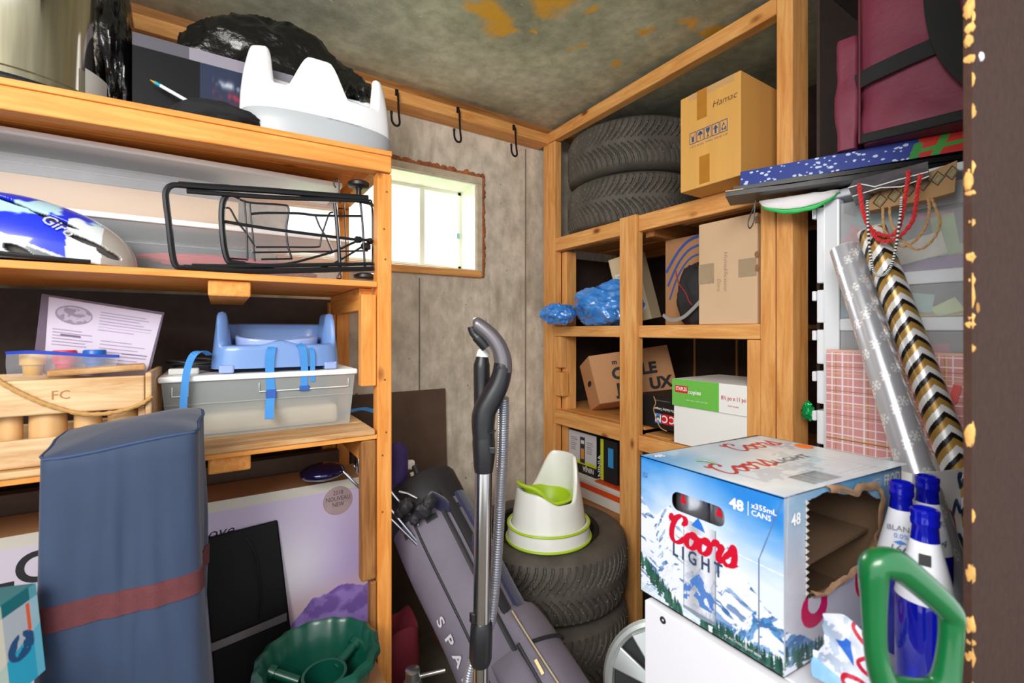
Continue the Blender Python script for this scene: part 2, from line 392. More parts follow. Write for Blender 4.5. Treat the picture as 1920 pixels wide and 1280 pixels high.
# timber plate along the back wall, under the ceiling
struct(bev(build(B(-1.0, 1.735, 2.155, .78, YW, CZ-.004), 'trim_1', DW[0]), .003))
struct(bev(build(B(-1.0, 1.71, 2.112, 1.314, 1.798, 2.158), 'trim_2', RW[0]), .003))
struct(build(B(-1.0, 1.728, 2.16, 1.6, 1.734, CZ), 'trim_9', DW[0]))
struct(build(B(1.41, -.1, CZ-.012, XW-.001, .599, CZ-.001), 'trim_10', DARK))  # added dark sheet, only there to make this strip of ceiling dark
# window
WP = pm('white_window_paint', 'f4f4ea', .45); wf = struct(build(MB().box(WX0, 1.935, WZ0, WX1, 1.97, WZ0+.03).box(WX0, 1.935, WZ1-.02, WX1, 1.97, WZ1).box(WX0, 1.935, WZ0, WX0+.02, 1.97, WZ1).box(WX1-.02, 1.935, WZ0, WX1, 1.97, WZ1), 'window_1', WP))
part(wf, 'mullion', B(.752, 1.925, WZ0+.02, .776, 1.96, WZ1-.02), WP, .002); part(wf, 'mullion', B(.42, 1.93, WZ0+.02, .44, 1.96, WZ1-.02), WP, .002)
for a, b in ((WX0+.02, .42), (.44, .752), (.776, WX1-.02)):
    part(wf, 'pane', B(a, 1.945, WZ0+.03, b, 1.949, WZ1-.02), clear('window_glass', 'e8fff0', .12, .05))
part(wf, 'window_latch', B(WX1-.035, 1.918, 1.66, WX1-.02, 1.934, 1.685), pm('latch', '7fa6b4', .3, .8), .002)
WL = pm('white_reveal', 'eceadf', .6, var=.06, vs=20)
part(wf, 'reveal', MB().box(WX0, YW-.005, WZ1-.006, WX1, 1.935, WZ1-.001).box(WX1-.006, YW-.005, WZ0, WX1-.001, 1.935, WZ1-.006).box(WX0+.001, YW-.005, WZ0, WX0+.006, 1.935, WZ1-.006), WL)
fr = pm('weathered_frame', 'c9bba2', .7, bump=.3, bs=60, var=.15, vs=30)
part(wf, 'window_casing', MB().box(WX0-.03, YW-.014, WZ1, WX1+.028, YW, WZ1+.03).box(WX1, YW-.014, WZ0-.03, WX1+.028, YW, WZ1), fr, .002)
part(wf, 'window_sill', MB().box(WX0-.03, YW-.022, WZ0-.036, WX1+.02, 1.935, WZ0-.006), RW[0], .004)
# brick coloured torn mortar edge round the casing
mb = MB(); rnd = random.Random(3)
for i in range(46):
    x = WX0+.1+i*(WX1+.03-WX0-.1)/45; a = .008+.014*rnd.random(); mb.blob((x, YW-.004, WZ1+.034), (.016, .008, a), 6, .25, 2, i)
for i in range(26):
    z = WZ0-.02+i*(WZ1-WZ0+.06)/25; a = .006+.01*rnd.random(); mb.blob((WX1+.034, YW-.004, z), (a, .008, .014), 6, .25, 2, i+60)
o = part(wf, 'mortar_edge', mb, pm('brick_mortar', 'a8623c', .9, bump=.6, bs=90, var=.35, vs=40)); o['kind'] = 'stuff'
# outside: a sunlit hedge and lawn beyond the window
mb = MB(); mb.grid([[V3((-3+i*.6, 2.3+j*.9, 1.42+j*.06)) for j in range(12)] for i in range(16)], flip=True); 
struct(tag(build(mb, 'lawn', pm('lawn', '7fb35a', .9, bump=.5, bs=60, var=.3, vs=9)), 'sunlit lawn outside the basement window'))
# three black hooks on the timber plate
HK = pm('black_hook', '17171a', .4, .3)
for (px, y0, y1, lb) in ((745, 172, 240, 'black steel hook nearest the white booster seat, hanging under the ceiling timber'), (860, 205, 270, 'black steel hook, middle one of the three under the ceiling timber'), (965, 238, 296, 'black steel hook nearest the room corner, right of the other two')):
    a = onY(px, y0, 1.70); b = onY(px, y1, 1.70)
    t = thing('wall_hook', lb, 'hook', (a.x, 1.71, b.z), 'hooks under the ceiling timber')
    h = a.z-b.z; pts = [(a.x, 1.71, a.z), (a.x, 1.698, a.z-.004), (a.x+.002, 1.697, a.z-.02), (a.x+.004, 1.695, a.z-.6*h), (a.x+.006, 1.69, b.z+.018), (a.x-.002, 1.686, b.z+.003), (a.x-.016, 1.684, b.z+.002), (a.x-.026, 1.684, b.z+.016), (a.x-.028, 1.684, b.z+.042)]
    part(t, 'hook_rod', MB().tube(smooth(pts, 5), .0042, 8), HK); part(t, 'hook_tip', MB().blob((a.x-.028, 1.684, b.z+.045), (.0055, .0055, .008), 8, 0), HK)
    part(t, 'mounting_plate', B(a.x-.006, 1.7045, a.z-.012, a.x+.006, 1.71, a.z+.012), HK, .001)
# foreground partition at the doorway
PX, PY = .70, .1545
BRW = pm('brown_partition', '432f28', .9, spec=.15, bump=.4, bs=700, var=.14, vs=90)
pt = struct(build(B(PX, PY-.007, 0, 1.6, PY, CZ), 'wall_front', BRW), 'dark brown hardboard partition beside the doorway, chipped pale edge')
mb = MB(); rnd = random.Random(5); z = .3
while z < 1.95:
    a = .0008+.0020*rnd.random()**2; b = .003+.011*rnd.random()
    if rnd.random() < .6: mb.blob((PX+.001, PY-.005, z), (a, .0045, b), 6, .4, 3, z*50)
    z += b*1.1+.014*rnd.random()
for py, s in ((330, .012), (60, .008), (0, .012)): p = atd(1806, py, .49); mb.blob((PX, PY-.004, p.z), (.0035, .004, s*.8), 8, .4, 3, py)
o = part(pt, 'chipped_edge', mb, pm('chipped_fibre', 'd9a45c', .9, bump=.5, bs=200, var=.25, vs=90)); o['kind'] = 'stuff'
p = onY(1838, 107, PY-.007); part(pt, 'screw_head', MB().lathe([(.0, .003), (.003, .0028), (.005, .0015), (.0055, 0)], p, 20, ((1, 0, 0), (0, 0, 1), (0, -1, 0))), pm('screw_white', 'eeeef0', .25, .3), label='white screw head')
p = onY(1832, 577, PY-.007); part(pt, 'screw_hole', MB().lathe([(.0, .0004), (.003, .0006), (.0045, .0012), (.0062, .0004)], p, 16, ((1, 0, 0), (0, 0, 1), (0, -1, 0))), pm('hole_tan', 'a87838', .9), label='tan chipped screw hole')
# brown sheet leaning on the back wall
tl = onY(700, 738, 1.79); tr = onY(835, 728, 1.79)
tag(bev(build(MB().obox((.42, 1.742, 0), (tr.x-.42, 0, 0), (0, .008, 0), (0, .046, tr.z)), 'hardboard_sheet', DARK2), .001), 'brown hardboard sheet leaning on the concrete wall under the window', 'board')

# ================================================================ LEFT SHELVING
Y0, Y1 = 1.20, 1.65
ls = thing('shelving_unit', 'orange pine shelving unit with three shelves on the left', 'shelf', (-.1, 1.42, 0))
part(ls, 'post', B(.352, Y0, 0, .39, Y0+.04, 1.648), LW[2], .002); part(ls, 'post', B(.335, Y1-.04, 0, .375, Y1, 1.648), LW[2], .002)
part(ls, 'post', B(-.98, Y0, 0, -.94, Y0+.04, 1.648), LW[2], .002); part(ls, 'post', B(-.66, Y1-.04, 0, -.62, Y1, 1.648), DW[2], .002)
z1 = onY(2, 154, Y0).z; z2 = onY(736, 291, Y0).z; dz = (z2-z1)/.72
L0 = z2-dz*1.37
part(ls, 'fascia', MB().obox((-.98, Y0, L0-.048), (1.37, 0, dz*1.37), (0, .036, 0), (0, 0, .044)), LW[0], .003)
part(ls, 'shelf_board', MB().obox((-.98, Y0-.003, L0-.004), (1.37, 0, dz*1.37), (0, .2, 0), (0, 0, .013)), LW[0], .0015)
part(ls, 'shelf_board', MB().obox((-.98, Y0+.2, L0-.004), (1.37, 0, dz*1.37), (0, .25, 0), (0, 0, .013)), LW[0], .0015)
part(ls, 'rear_rail', MB().obox((-.98, Y1-.04, L0-.06), (1.355, 0, dz*1.37), (0, .036, 0), (0, 0, .055)), LW[0], .002)
part(ls, 'end_rail', B(.34, Y0+.04, 1.652, .378, Y1-.04, z2-.006), LW[1], .002)
SH1 = lambda x: L0+.009+dz*(x+.98)
Z2 = 1.36; part(ls, 'shelf_board', B(-.98, Y0, Z2-.015, .351, 1.42, Z2), LW[0], .0015); part(ls, 'shelf_board', B(-.98, 1.421, Z2-.015, .334, Y1, Z2), LW[0], .0015)
Z3 = .972
for y in (Y0-.005, 1.325, 1.45): part(ls, 'plank', B(-.98, y, Z3-.014, .345, y+.121, Z3), PW[0], .003)
part(ls, 'shelf_board', B(-.98, Y0, Z3-.026, .351, 1.6, Z3-.0145), LW[0], .001)
for zt in (Z2-.016, Z3-.027):
    for px in (390,):
        a = onY(px, 540, 1.22).x; part(ls, 'joist', B(a, 1.215, zt-.036, a+.083, Y1-.045, zt), LW[1], .004)
    part(ls, 'joist', B(-.60, 1.215, zt-.036, -.517, Y1-.045, zt), LW[1], .004)
    part(ls, 'end_rail', B(.315, Y0+.041, zt-.06, .351, Y1-.041, zt), LW[1], .002)
part(ls, 'cleat', B(.311, Y0+.003, 1.085, .350, Y0+.036, 1.325), LW[2], .003); part(ls, 'cleat', B(.311, Y1-.036, 1.0, .333, Y1-.003, 1.325), LW[2], .003)
part(ls, 'cleat', B(.311, Y0+.003, .575, .350, Y0+.036, .945), DW[2], .006); part(ls, 'cleat', B(.335, Y0+.003, .05, .350, Y0+.036, .570), DW[2], .003)
rr = onY(650, 870, 1.6); part(ls, 'cleat', B(.29, Y1-.036, .5, .333, Y1-.003, .94), LW[2], .003)
# nail heads on the post
mb = MB()
for z in (1.6, 1.5, 1.42, 1.1, .96, .9, .75): mb.lathe([(0, .001), (.003, 0)], (.371+.006*math.sin(z*40), Y0, z), 8, ((1, 0, 0), (0, 0, 1), (0, -1, 0)))
part(ls, 'nail_head', mb, pm('nail', '8a5a30', .5, .4))['kind'] = 'stuff'

# ================================================================ RIGHT RACK
rk = thing('storage_rack', 'pale pine stud rack with shelves along the right wall', 'rack', (1.6, 1.2, 0))
X0 = XR; XB = XR+.56
part(rk, 'post', B(X0, 1.672, .0, X0+.04, 1.76, 2.115), RW[2], .003)
part(rk, 'post', B(X0-.012, 1.171, .052, X0+.026, 1.254, 1.664), RW[2], .003)
part(rk, 'post', B(X0, .628, 0, X0+.089, .671, CZ-.002), RW[2], .003)
part(rk, 'post', B(X0, .6745, 0, X0+.089, .716, 1.595), RW[2], .003)
part(rk, 'side_panel', B(X0+.091, .600, 0, XW-.001, .608, CZ-.002), DARK); part(rk, 'back_panel', B(X0+.10, 1.792, 0, XB+.05, 1.798, 1.6), DARK); part(rk, 'post', B(XB, 1.70, 0, XB+.04, 1.79, 2.1), DW[2], .003)
part(rk, 'top_rail', B(X0, .672, 2.118, X0+.04, 1.76, 2.168), RW[1], .003)
# rail under the tyres and its shelf
for a, b in ((1.255, 1.671), (.6725, 1.170)):
    part(rk, 'rail', B(X0, a, 1.600, X0+.038, b, 1.66), RW[1], .003)
    part(rk, 'rail', B(X0, max(a, .717), 1.205, X0+.038, b, 1.250), RW[1], .003)
part(rk, 'rail', B(X0, 1.255, .800, X0+.038, 1.671, .865), RW[1], .003); part(rk, 'rail', B(X0, .717, .785, X0+.038, 1.170, .842), RW[1], .003)
for x in (X0+.04, X0+.22, X0+.40): part(rk, 'shelf_board', B(x, .72, 1.642, x+.155, 1.79, 1.6605), RW[1], .002)
part(rk, 'rear_rail', B(XB-.04, .63, 1.60, XB-.002, 1.79, 1.641), DW[1], .002); part(rk, 'cross_rail', B(X0+.04, 1.13, 1.58, XB-.042, 1.17, 1.641), DW[0], .002)
for z in (1.248, ):
    part(rk, 'shelf_board', B(X0+.0385, .72, z-.012, XB, 1.17, z+.002), RW[1], .001); part(rk, 'shelf_board', B(X0+.0385, 1.172, z-.012, XB, 1.79, z+.002), RW[1], .001)
    part(rk, 'rear_rail', B(XB-.04, .72, z-.055, XB-.002, 1.79, z-.013), DW[1], .002)
part(rk, 'shelf_board', B(X0+.0385, 1.172, .855, XB, 1.79, .867), RW[1], .001); part(rk, 'shelf_board', B(X0+.0385, .72, .832, XB, 1.170, .844), RW[1], .001)
part(rk, 'shelf_board', B(X0-.0, 1.256, .472, XB, 1.671, .492), DW[1], .001)
# cleats beside the posts
for z0, z1_ in ((1.251, 1.599), (.866, 1.204), (.493, .799)):
    part(rk, 'cleat', B(X0+.041, 1.635, z0, X0+.10, 1.671, z1_), RW[2], .003)
part(rk, 'cleat', B(X0+.002, 1.62, .93, X0+.04, 1.671, 1.04), RW[2], .003); part(rk, 'cleat', B(X0+.002, 1.632, 1.06, X0+.04, 1.671, 1.204), RW[2], .003)
part(rk, 'cleat', B(X0+.002, .717, .844, X0+.04, .757, 1.204), RW[2], .003)
# floor planks in front of the rack
pl = thing('floor_plank', 'brown wooden boards under the lower pair of tyres', 'board', (1.1, 1.3, 0))
for i in range(5): part(pl, 'plank', B(.72+i*.142, 1.0, .001, .72+i*.142+.138, 1.70 if .72+i*.142 < 1.1 else 1.66, .05), DW[1], .004)
# ================================================================ TYRES
RUB = pm('tyre_rubber', '57514a', .7, bump=.5, bs=220, var=.22, vs=18, dist=.0015)
def tyre_mesh(Rm=.305, W=.226):
    nT = 72; sub = 12; nth = nT*sub; nw = 44; P = np.zeros((nth, nw+13, 3))
    th = np.arange(nth)/nth*2*math.pi
    v = np.linspace(-1, 1, nw)
    T, V = np.meshgrid(th, v, indexing='ij'); aV = np.abs(V)
    R = Rm-.010*aV**4
    fr = (T/(2*math.pi)*nT+2.3*(1-aV)**2+(V > 0)*.5) % 1.0
    wd = np.interp(aV, [0, .15, .3, 1], [.05, .09, .17, .17]); groove = (np.abs(fr-.5) < wd) & (aV > .08) & (aV < .99)
    fr2 = (T/(2*math.pi)*nT/2-.8*(1-aV)+.3) % 1.0
    g2 = (np.abs(fr2-.5) < .05) & (aV > .12) & (aV < .5)
    R = R-np.where(groove, .0085, 0)-np.where(g2 & ~groove, .003, 0)
    Zc = V*W*.40
    sw = [(Rm-.020, W*.435), (Rm-.038, W*.475), (Rm-.062, W*.495), (Rm-.085, W*.485), (Rm-.100, W*.455), (Rm-.105, W*.41)]
    rows = []
    for r, z in sw[::-1]: rows.append((np.full(nth, r), np.full(nth, -z)))
    for j in range(nw): rows.append((R[:, j], Zc[:, j]))
    for r, z in sw: rows.append((np.full(nth, r), np.full(nth, z)))
    mb = MB(); G = [[V3((rows[j][0][i]*math.cos(th[i]), rows[j][0][i]*math.sin(th[i]), rows[j][1][i]+W/2)) for i in range(nth)] for j in range(len(rows))]
    mb.grid(G, False, True, flip=True); return mb
def wheel_rim(Rm=.2, W=.226):
    mb = MB(); mb.lathe([(.03, W-.075), (.06, W-.07), (.075, W-.085), (.13, W-.10), (.165, W-.06), (.185, W-.012), (.203, W-.010), (.205, W-.02), (.19, W-.04), (.18, .06), (.19, .03), (.205, .012), (.2, .01), (.17, .03), (.15, W-.11), (.03, W-.10)], (0, 0, 0), 48); return mb
TYRE_BASES = [((1.032, 1.376, .051), 'studded winter tyre at the bottom of the floor stack', .0), ((1.032, 1.376, .284), 'studded winter tyre on top of the floor stack, under the potty', .5),
              ((1.625, 1.475, 1.661), 'lower of the two tyres on the top shelf of the right rack', 1.1), ((1.625, 1.475, 1.889), 'upper tyre on the top shelf, just under the ceiling', 2.0)]
t0 = thing('car_tyre', TYRE_BASES[0][1], 'tyre', TYRE_BASES[0][0], 'studded winter tyres')
mb = tyre_mesh(); mb.v = [(a+TYRE_BASES[0][0][0], b+TYRE_BASES[0][0][1], c+TYRE_BASES[0][0][2]) for a, b, c in mb.v]; part(t0, 'tread_and_sidewall', mb, RUB)
mb = wheel_rim(); mb.v = [(a+TYRE_BASES[0][0][0], b+TYRE_BASES[0][0][1], c+TYRE_BASES[0][0][2]) for a, b, c in mb.v]; part(t0, 'wheel_rim', mb, pm('rim_black', '232325', .5, .6))
mb = MB(); rnd = random.Random(2); c0 = TYRE_BASES[0][0]
for i in range(120):
    a = 2*math.pi*i/120+.02*rnd.random(); z = .113+(.05 if i % 3 == 0 else -.055 if i % 3 == 1 else .02)+.012*rnd.random()
    mb.blob((c0[0]+.304*math.cos(a), c0[1]+.304*math.sin(a), c0[2]+z), (.0022, .0022, .0022), 4, 0)
part(t0, 'stud', mb, pm('stud', 'a8957c', .5, .4))['kind'] = 'stuff'
for loc, lb, rz in TYRE_BASES[1:]: dup(t0, loc, lb, rz)

# ================================================================ shell with a wavy rim (potty, seats)
def shell(c, rx, ry, prof, hf, t, floor, n=96, m=14, power=2.0, rot=0, inner_taper=None):
    """outer wall, rounded lip, inner wall and floor; prof(z) scales the outline, hf(angle) is the rim height"""
    c = V3(c); cr, sr = math.cos(rot), math.sin(rot); P = []
    def pt(a, z, k, ins):
        ca, sa = math.cos(a), math.sin(a); q = (abs(ca)**power+abs(sa)**power)**(-1/power)
        x, y = (rx*k-ins)*ca*q, (ry*k-ins)*sa*q; return c+V3((x*cr-y*sr, x*sr+y*cr, z))
    for j in range(m+1): P.append([pt(2*math.pi*i/n, hf(2*math.pi*i/n)*j/m, prof(hf(2*math.pi*i/n)*j/m), 0) for i in range(n)])
    for q in (.25, .5, .75, 1): P.append([pt(2*math.pi*i/n, hf(2*math.pi*i/n)+t/2*math.sin(math.pi*q), prof(hf(2*math.pi*i/n)), t*(1-math.cos(math.pi*q))/2) for i in range(n)])
    for j in range(1, m+1): P.append([pt(2*math.pi*i/n, hf(2*math.pi*i/n)+(floor-hf(2*math.pi*i/n))*j/m, prof(hf(2*math.pi*i/n)), t*(1+j/m*.6)) for i in range(n)])
    mb = MB(); mb.grid(P, False, True, flip=True); k = len(mb.v); mb.v.append(tuple(c+V3((0, 0, floor)))); b = k-n
    for i in range(n): mb.f.append((b+i, b+(i+1) % n, k)); mb.s.append(True)
    return mb
def sstep(a, b, x): t = max(0, min(1, (x-a)/(b-a))); return t*t*(3-2*t)
# ---- potty
PWH = pm('potty_white', 'f4f4ee', .25, coat=.3); LIME = pm('lime_plastic', 'b4d62a', .35)
pc = V3((.975, 1.275, .5115)); po = thing('child_potty', 'white child potty with lime green rim and trim standing on the tyre stack', 'potty', pc)
def ph(a):
    k = math.cos(a); return .135+.135*sstep(.05, .80, k)+.035*sstep(-.35, -.95, k)
part(po, 'body', shell(pc, .143, .130, lambda z: 1-.30*(z/.28) if z < .28 else .7, ph, .014, .075, 120, 16, rot=.1), PWH)
part(po, 'base_skirt', MB().grid([[pc+V3((.150*math.cos(a)*k, .137*math.sin(a)*k, z)) for a in [2*math.pi*i/72 for i in range(72)]] for k, z in ((1.0, .004), (.985, .03), (.955, .052), (.9, .056))], False, True, flip=True), PWH)
for z, k in ((.0045, 1.012), (.052, .975)):
    part(po, 'trim_ring', MB().tube([pc+V3((.150*k*math.cos(a), .137*k*math.sin(a), z)) for a in [2*math.pi*i/72 for i in range(72)]], .0042, 8, True), LIME, label='lime green trim line')
# lime bowl insert with raised splash guard
n = 72; rows = []
for r, dz_ in ((.112, 0), (.118, .008), (.112, .014), (.096, .008), (.085, -.03), (.06, -.06), (.0, -.065)):
    rows.append([pc+V3((r*math.cos(a)*.92-.012, r*math.sin(a)*.82, .138+dz_+(.052*sstep(-.2, -.95, math.cos(a)) if r > .08 else 0))) for a in [2*math.pi*i/n for i in range(n)]])
part(po, 'bowl', MB().grid(rows, False, True, flip=True), LIME, label='lime green bowl with raised front lip')
# ================================================================ VACUUM
BK = pm('black_plastic', '1b1b1e', .38); CH = pm('chrome_tube', 'c9c6c4', .16, 1.0, var=.03); GRY = pm('grey_handle', '6d686c', .3, .5)
D0 = .9; vp = lambda x, y, d=D0: atd(x, y, d)
vb = vp(905, 1280); vac = thing('vacuum_cleaner', 'upright vacuum cleaner wand with curved grey handle and ribbed hose', 'vacuum', (vb.x, vb.y, 0))
T = [vp(907, 875), vp(903, 1175)]; low = V3((vp(899, 1240).x, vp(899, 1240).y, .06))
part(vac, 'wand', MB().tube([T[0], T[1]], .0172, 32), CH); part(vac, 'wand', MB().tube([vp(902, 1215), low], .0158, 32), CH)
part(vac, 'collar', MB().tube([vp(907, 818), vp(907, 828), vp(908, 850), vp(907, 872), vp(907, 884)], [.0215, .0225, .022, .020, .018], 28), BK)
part(vac, 'collar_latch', MB().obox(vp(918, 838, .88), V3(vp(930, 838, .88))-V3(vp(918, 838, .88)), (.0, .012, 0), (0, 0, -.014)), BK, .002)
part(vac, 'joint_sleeve', MB().tube([vp(903, 1163), vp(903, 1170), vp(902, 1200), vp(901, 1232), vp(901, 1243)], [.0185, .0215, .0225, .0225, .019], 28), BK)
part(vac, 'sleeve_clip', MB().obox(vp(884, 1170, .885), V3(vp(892, 1170, .885))-V3(vp(884, 1170, .885)), (0, .01, 0), (0, 0, .02)), BK, .002)
# handle: black lower grip swelling into the curved bar
gp = smooth([vp(907, 822), vp(906, 795), vp(909, 770), vp(922, 745), vp(934, 722), vp(941, 700), vp(943, 680)], 5)
gr = np.interp(np.linspace(0, 1, len(gp)), [0, .25, .5, .75, 1], [.0215, .0235, .0225, .0200, .0175])
part(vac, 'grip_body', MB().tube(gp, list(gr), 24), BK)
up = smooth([vp(943, 697), vp(943, 675), vp(936, 652), vp(923, 632), vp(906, 616), vp(893, 607), vp(887, 606)], 5)
ur = np.interp(np.linspace(0, 1, len(up)), [0, .15, .5, .85, 1], [.0182, .0175, .0155, .0140, .0075])
part(vac, 'handle_bar', MB().tube(up, list(ur), 24), GRY, label='metallic grey curved top of the handle')
un = smooth([vp(884, 612, .905), vp(888, 624, .905), vp(899, 636, .905), (vp(912, 651, .908))], 5)
part(vac, 'handle_underside', MB().tube(un, [.0085]*8+[.011]*(len(un)-8), 16), BK)
hs = smooth([vp(905, 664, .93), vp(903, 690, .93), vp(904, 730, .93), vp(905, 770, .925), vp(907, 800, .91)], 5)
part(vac, 'hose_socket', MB().tube(hs, list(np.interp(np.linspace(0, 1, len(hs)), [0, .12, .2, 1], [.0115, .0135, .0165, .018])), 24), BK)
part(vac, 'hose_cap', MB().tube([vp(906, 654, .931), vp(906, 659, .931), vp(905, 669, .93)], [.008, .012, .0135], 24), pm('pale_cap', 'dfe8e4', .3), label='pale grey end of the hose socket')
t = vp(938, 688, .878); rt = V3((cf, -sf, 0)); UPV = V3((0, 0, 1))
text(vac, 'lettering', 'Miele', vp(941, 692, .882), rt*.985+UPV*.03, UPV, .0062, INK, bold=.02)
part(vac, 'button', MB().obox(vp(938, 716, .885), rt*.010, (-.0, .008, 0), (0, 0, .011)), pm('button_black', '0d0d0f', .5), .0015)
part(vac, 'power_mark', MB().obox(vp(917, 812, .877), rt*.012, (0, .004, 0), (0, 0, .0012)).obox(vp(917, 809, .877), rt*.0012, (0, .004, 0), (0, 0, .003)).obox(vp(923, 809, .877), rt*.0012, (0, .004, 0), (0, 0, .003)).obox(vp(929, 809, .877), rt*.0012, (0, .004, 0), (0, 0, .003)), INK)
# ribbed hose
def hose(pts, r=.0120, pitch=.0052, name='hose'):
    q = smooth(pts, 40); L = [0]
    for i in range(1, len(q)): L.append(L[-1]+(q[i]-q[i-1]).length)
    m = int(L[-1]/pitch)*6; out = []; rr = []
    for i in range(m+1):
        s_ = L[-1]*i/m; k = int(np.searchsorted(L, s_)); k = max(1, min(len(q)-1, k)); f = (s_-L[k-1])/max(1e-9, L[k]-L[k-1])
        out.append(q[k-1].lerp(q[k], f)); rr.append(r*(1-.24*(1-abs(math.sin(math.pi*s_/pitch)))))
    return part(vac, name, MB().tube(out, rr, 18, sx=1), pm('hose_grey', 'a4a6ae', .3, .7), label='ribbed grey suction hose')
hose([vp(944, 745, .935), vp(944, 790, .95), vp(942, 850, .96), vp(938, 930, .965), vp(934, 1010, .965), vp(928, 1090, .96), vp(920, 1160, .955), vp(905, 1195, .965), vp(888, 1235, .965), vp(876, 1290, .96), vp(870, 1400, .95), V3((.50, .72, .05))])
part(vac, 'floor_head', MB().obox((low.x-.14, low.y-.05, .002), (.28, -.03, 0), (.02, .09, 0), (0, 0, .045)), BK, .01)
# ================================================================ GOLF BAG
ax0, ax1 = V3((.555, 1.40, .685)), V3((.690, .80, .13)); A = (ax1-ax0).normalized(); GL = (ax1-ax0).length
toc = (V3((0, 0, H))-(ax0+ax1)/2); toc = (toc-A*toc.dot(A)).normalized(); SD = A.cross(toc).normalized()   # toc faces the viewer side, SD sideways
if SD.x < 0: SD = -SD
gb = thing('golf_bag', 'grey golf bag with navy trim leaning back between the shelves and the tyres', 'golf bag', (ax1.x, ax1.y, 0))
GG = pm('golf_grey', '716a78', .7, bump=.35, bs=500, var=.10, vs=8); NV = pm('golf_navy', '1c1f45', .95, bump=.8, bs=300, sheen=.5); GK = pm('golf_black', '232226', .6, bump=.2, bs=300)
def gpt(s, a, r): c = ax0+A*(s*GL); return c+(SD*math.sin(a)*1.0+toc*math.cos(a)*.9)*r
def grad(s): return .122+.014*s+.006*math.sin(s*9)
part(gb, 'bag_body', MB().grid([[gpt(s, 2*math.pi*k/40, grad(s)*(1 if s > -.01 else .97)) for k in range(40)] for s in [-.02, 0, .02]+[i/18 for i in range(1, 17)]+[.92, .965, .985]]+[[gpt(.985, 2*math.pi*k/40, .04) for k in range(40)]], False, True), GG)
part(gb, 'collar', MB().grid([[gpt(s, 2*math.pi*k/40, r) for k in range(40)] for s, r in ((.10, .122), (.09, .128), (-.03, .131), (-.045, .126), (-.03, .108), (.05, .10), (.06, .02))], False, True), GK)
def gstrip(name, a, wd, s0, s1, mat, h=.004, n=24, da=0):
    m = MB(); P = []
    for i in range(n+1):
        s = s0+(s1-s0)*i/n; aa = a+da*i/n; r = grad(s)+h
        P.append([gpt(s, aa-wd/2, grad(s)-.001), gpt(s, aa-wd/2, r), gpt(s, aa, r+.002), gpt(s, aa+wd/2, r), gpt(s, aa+wd/2, grad(s)-.001)])
    m.grid(P); return part(gb, name, m, mat)
gstrip('strap_trim', .95, .30, .08, .80, NV, .012, 24); gstrip('side_piping', .30, .10, .10, .95, GK, .004); gstrip('side_piping', .55, .22, .02, .62, GK, .006)
gstrip('side_piping', -.40, .05, .10, .95, GK, .003); gstrip('cross_piping', 0, 1.5, .12, .14, GK, .004, 4)
# zipped pocket bulging at the lower right
def pocket(a0, a1, s0, s1, h):
    P = []
    for i in range(21):
        s = s0+(s1-s0)*i/20; e = min(1, 4*min(i, 20-i)/20); row = []
        for k in range(17):
            a = a0+(a1-a0)*k/16; f = min(1, 3.2*min(k, 16-k)/16); hh = h*math.sqrt(max(0, 1-(1-e)**2))*math.sqrt(max(0, 1-(1-f)**2))
            row.append(gpt(s, a, grad(s)-.002+hh))
        P.append(row)
    return MB().grid(P)
pk = part(gb, 'ball_pocket', pocket(.35, 1.65, .50, .98, .036), GG); pk2 = part(gb, 'side_pocket', pocket(-.25, .42, .60, .97, .022), GG)
def zp(s0, a0, s1, a1, h, m, w=.005):
    pts = [gpt(s0+(s1-s0)*i/12, a0+(a1-a0)*i/12, grad(s0+(s1-s0)*i/12)+h) for i in range(13)]; return m.tube(pts, w, 6)
part(gb, 'zipper', zp(.62, .55, .66, 1.5, .037, MB()), GK); part(gb, 'zipper', zp(.60, .38, .95, .40, .012, MB()), GK); part(gb, 'zipper', zp(.52, .50, .92, .62, .034, MB(), .004), pm('zip_teeth', 'a0907a', .4, .7))
zpp = gpt(.66, .42, .16); part(pk, 'zip_pull', MB().obox(zpp, SD*.009, toc*.003, A*.035), pm('zip_tan', 'c4a070', .4, .5), .001)
# lettering along the flank
for i, ch in enumerate('SPALDING'):
    s = .42+i*.058; a = -.96; P_ = gpt(s, a, grad(s)+.003); U_ = A; V_ = (gpt(s, a+.2, .13)-gpt(s, a-.2, .13)).normalized()
    text(gb, 'letter', ch, P_, U_, V_, .033, pm('cream_letter', 'd8d3da', .6), bold=.03, ext=.001, width=None)
# clubs in the bag: driver head lies over on the shelf side
sil = pm('club_steel', 'b9bcc4', .2, 1); mouth = ax0
def club(name, label, hd, headmb, mat, sh=.004, mats=None, into=.3):
    t = thing(name, label, 'golf club', tuple(V3(hd))); a = V3(hd); b = mouth+(A*into)+SD*random.uniform(-.03, .03)
    part(t, 'shaft', MB().tube([a, b], sh, 8), mats or sil); 
    o = build(headmb, 'club_head', mat, t); return t
NVY = pm('club_navy', '1d1c4a', .15, .6, coat=.8)
p1 = atd(605, 884, 1.28); club('golf_club', 'driver with glossy navy head resting at the top of the box', atd(640, 880, 1.28), MB().blob(p1, (.060, .055, .022), 24, .06, 1, 3), NVY)
p2 = atd(664, 872, 1.30); club('golf_club', 'steel iron club with bright blade beside the navy driver head', p2, MB().blob(p2+V3((.012, 0, .006)), (.012, .02, .034), 16, .1, 1, 5), sil)
p3 = atd(686, 864, 1.33); club('golf_club', 'club with pale grooved face just left of the shelf post', p3, MB().blob(p3, (.016, .012, .028), 12, .05), pm('grooved_white', 'd8d6d4', .4, bump=.5, bs=60))
pcv = [atd(741, 945, 1.44), atd(747, 900, 1.44), atd(748, 860, 1.45), atd(744, 828, 1.46)]
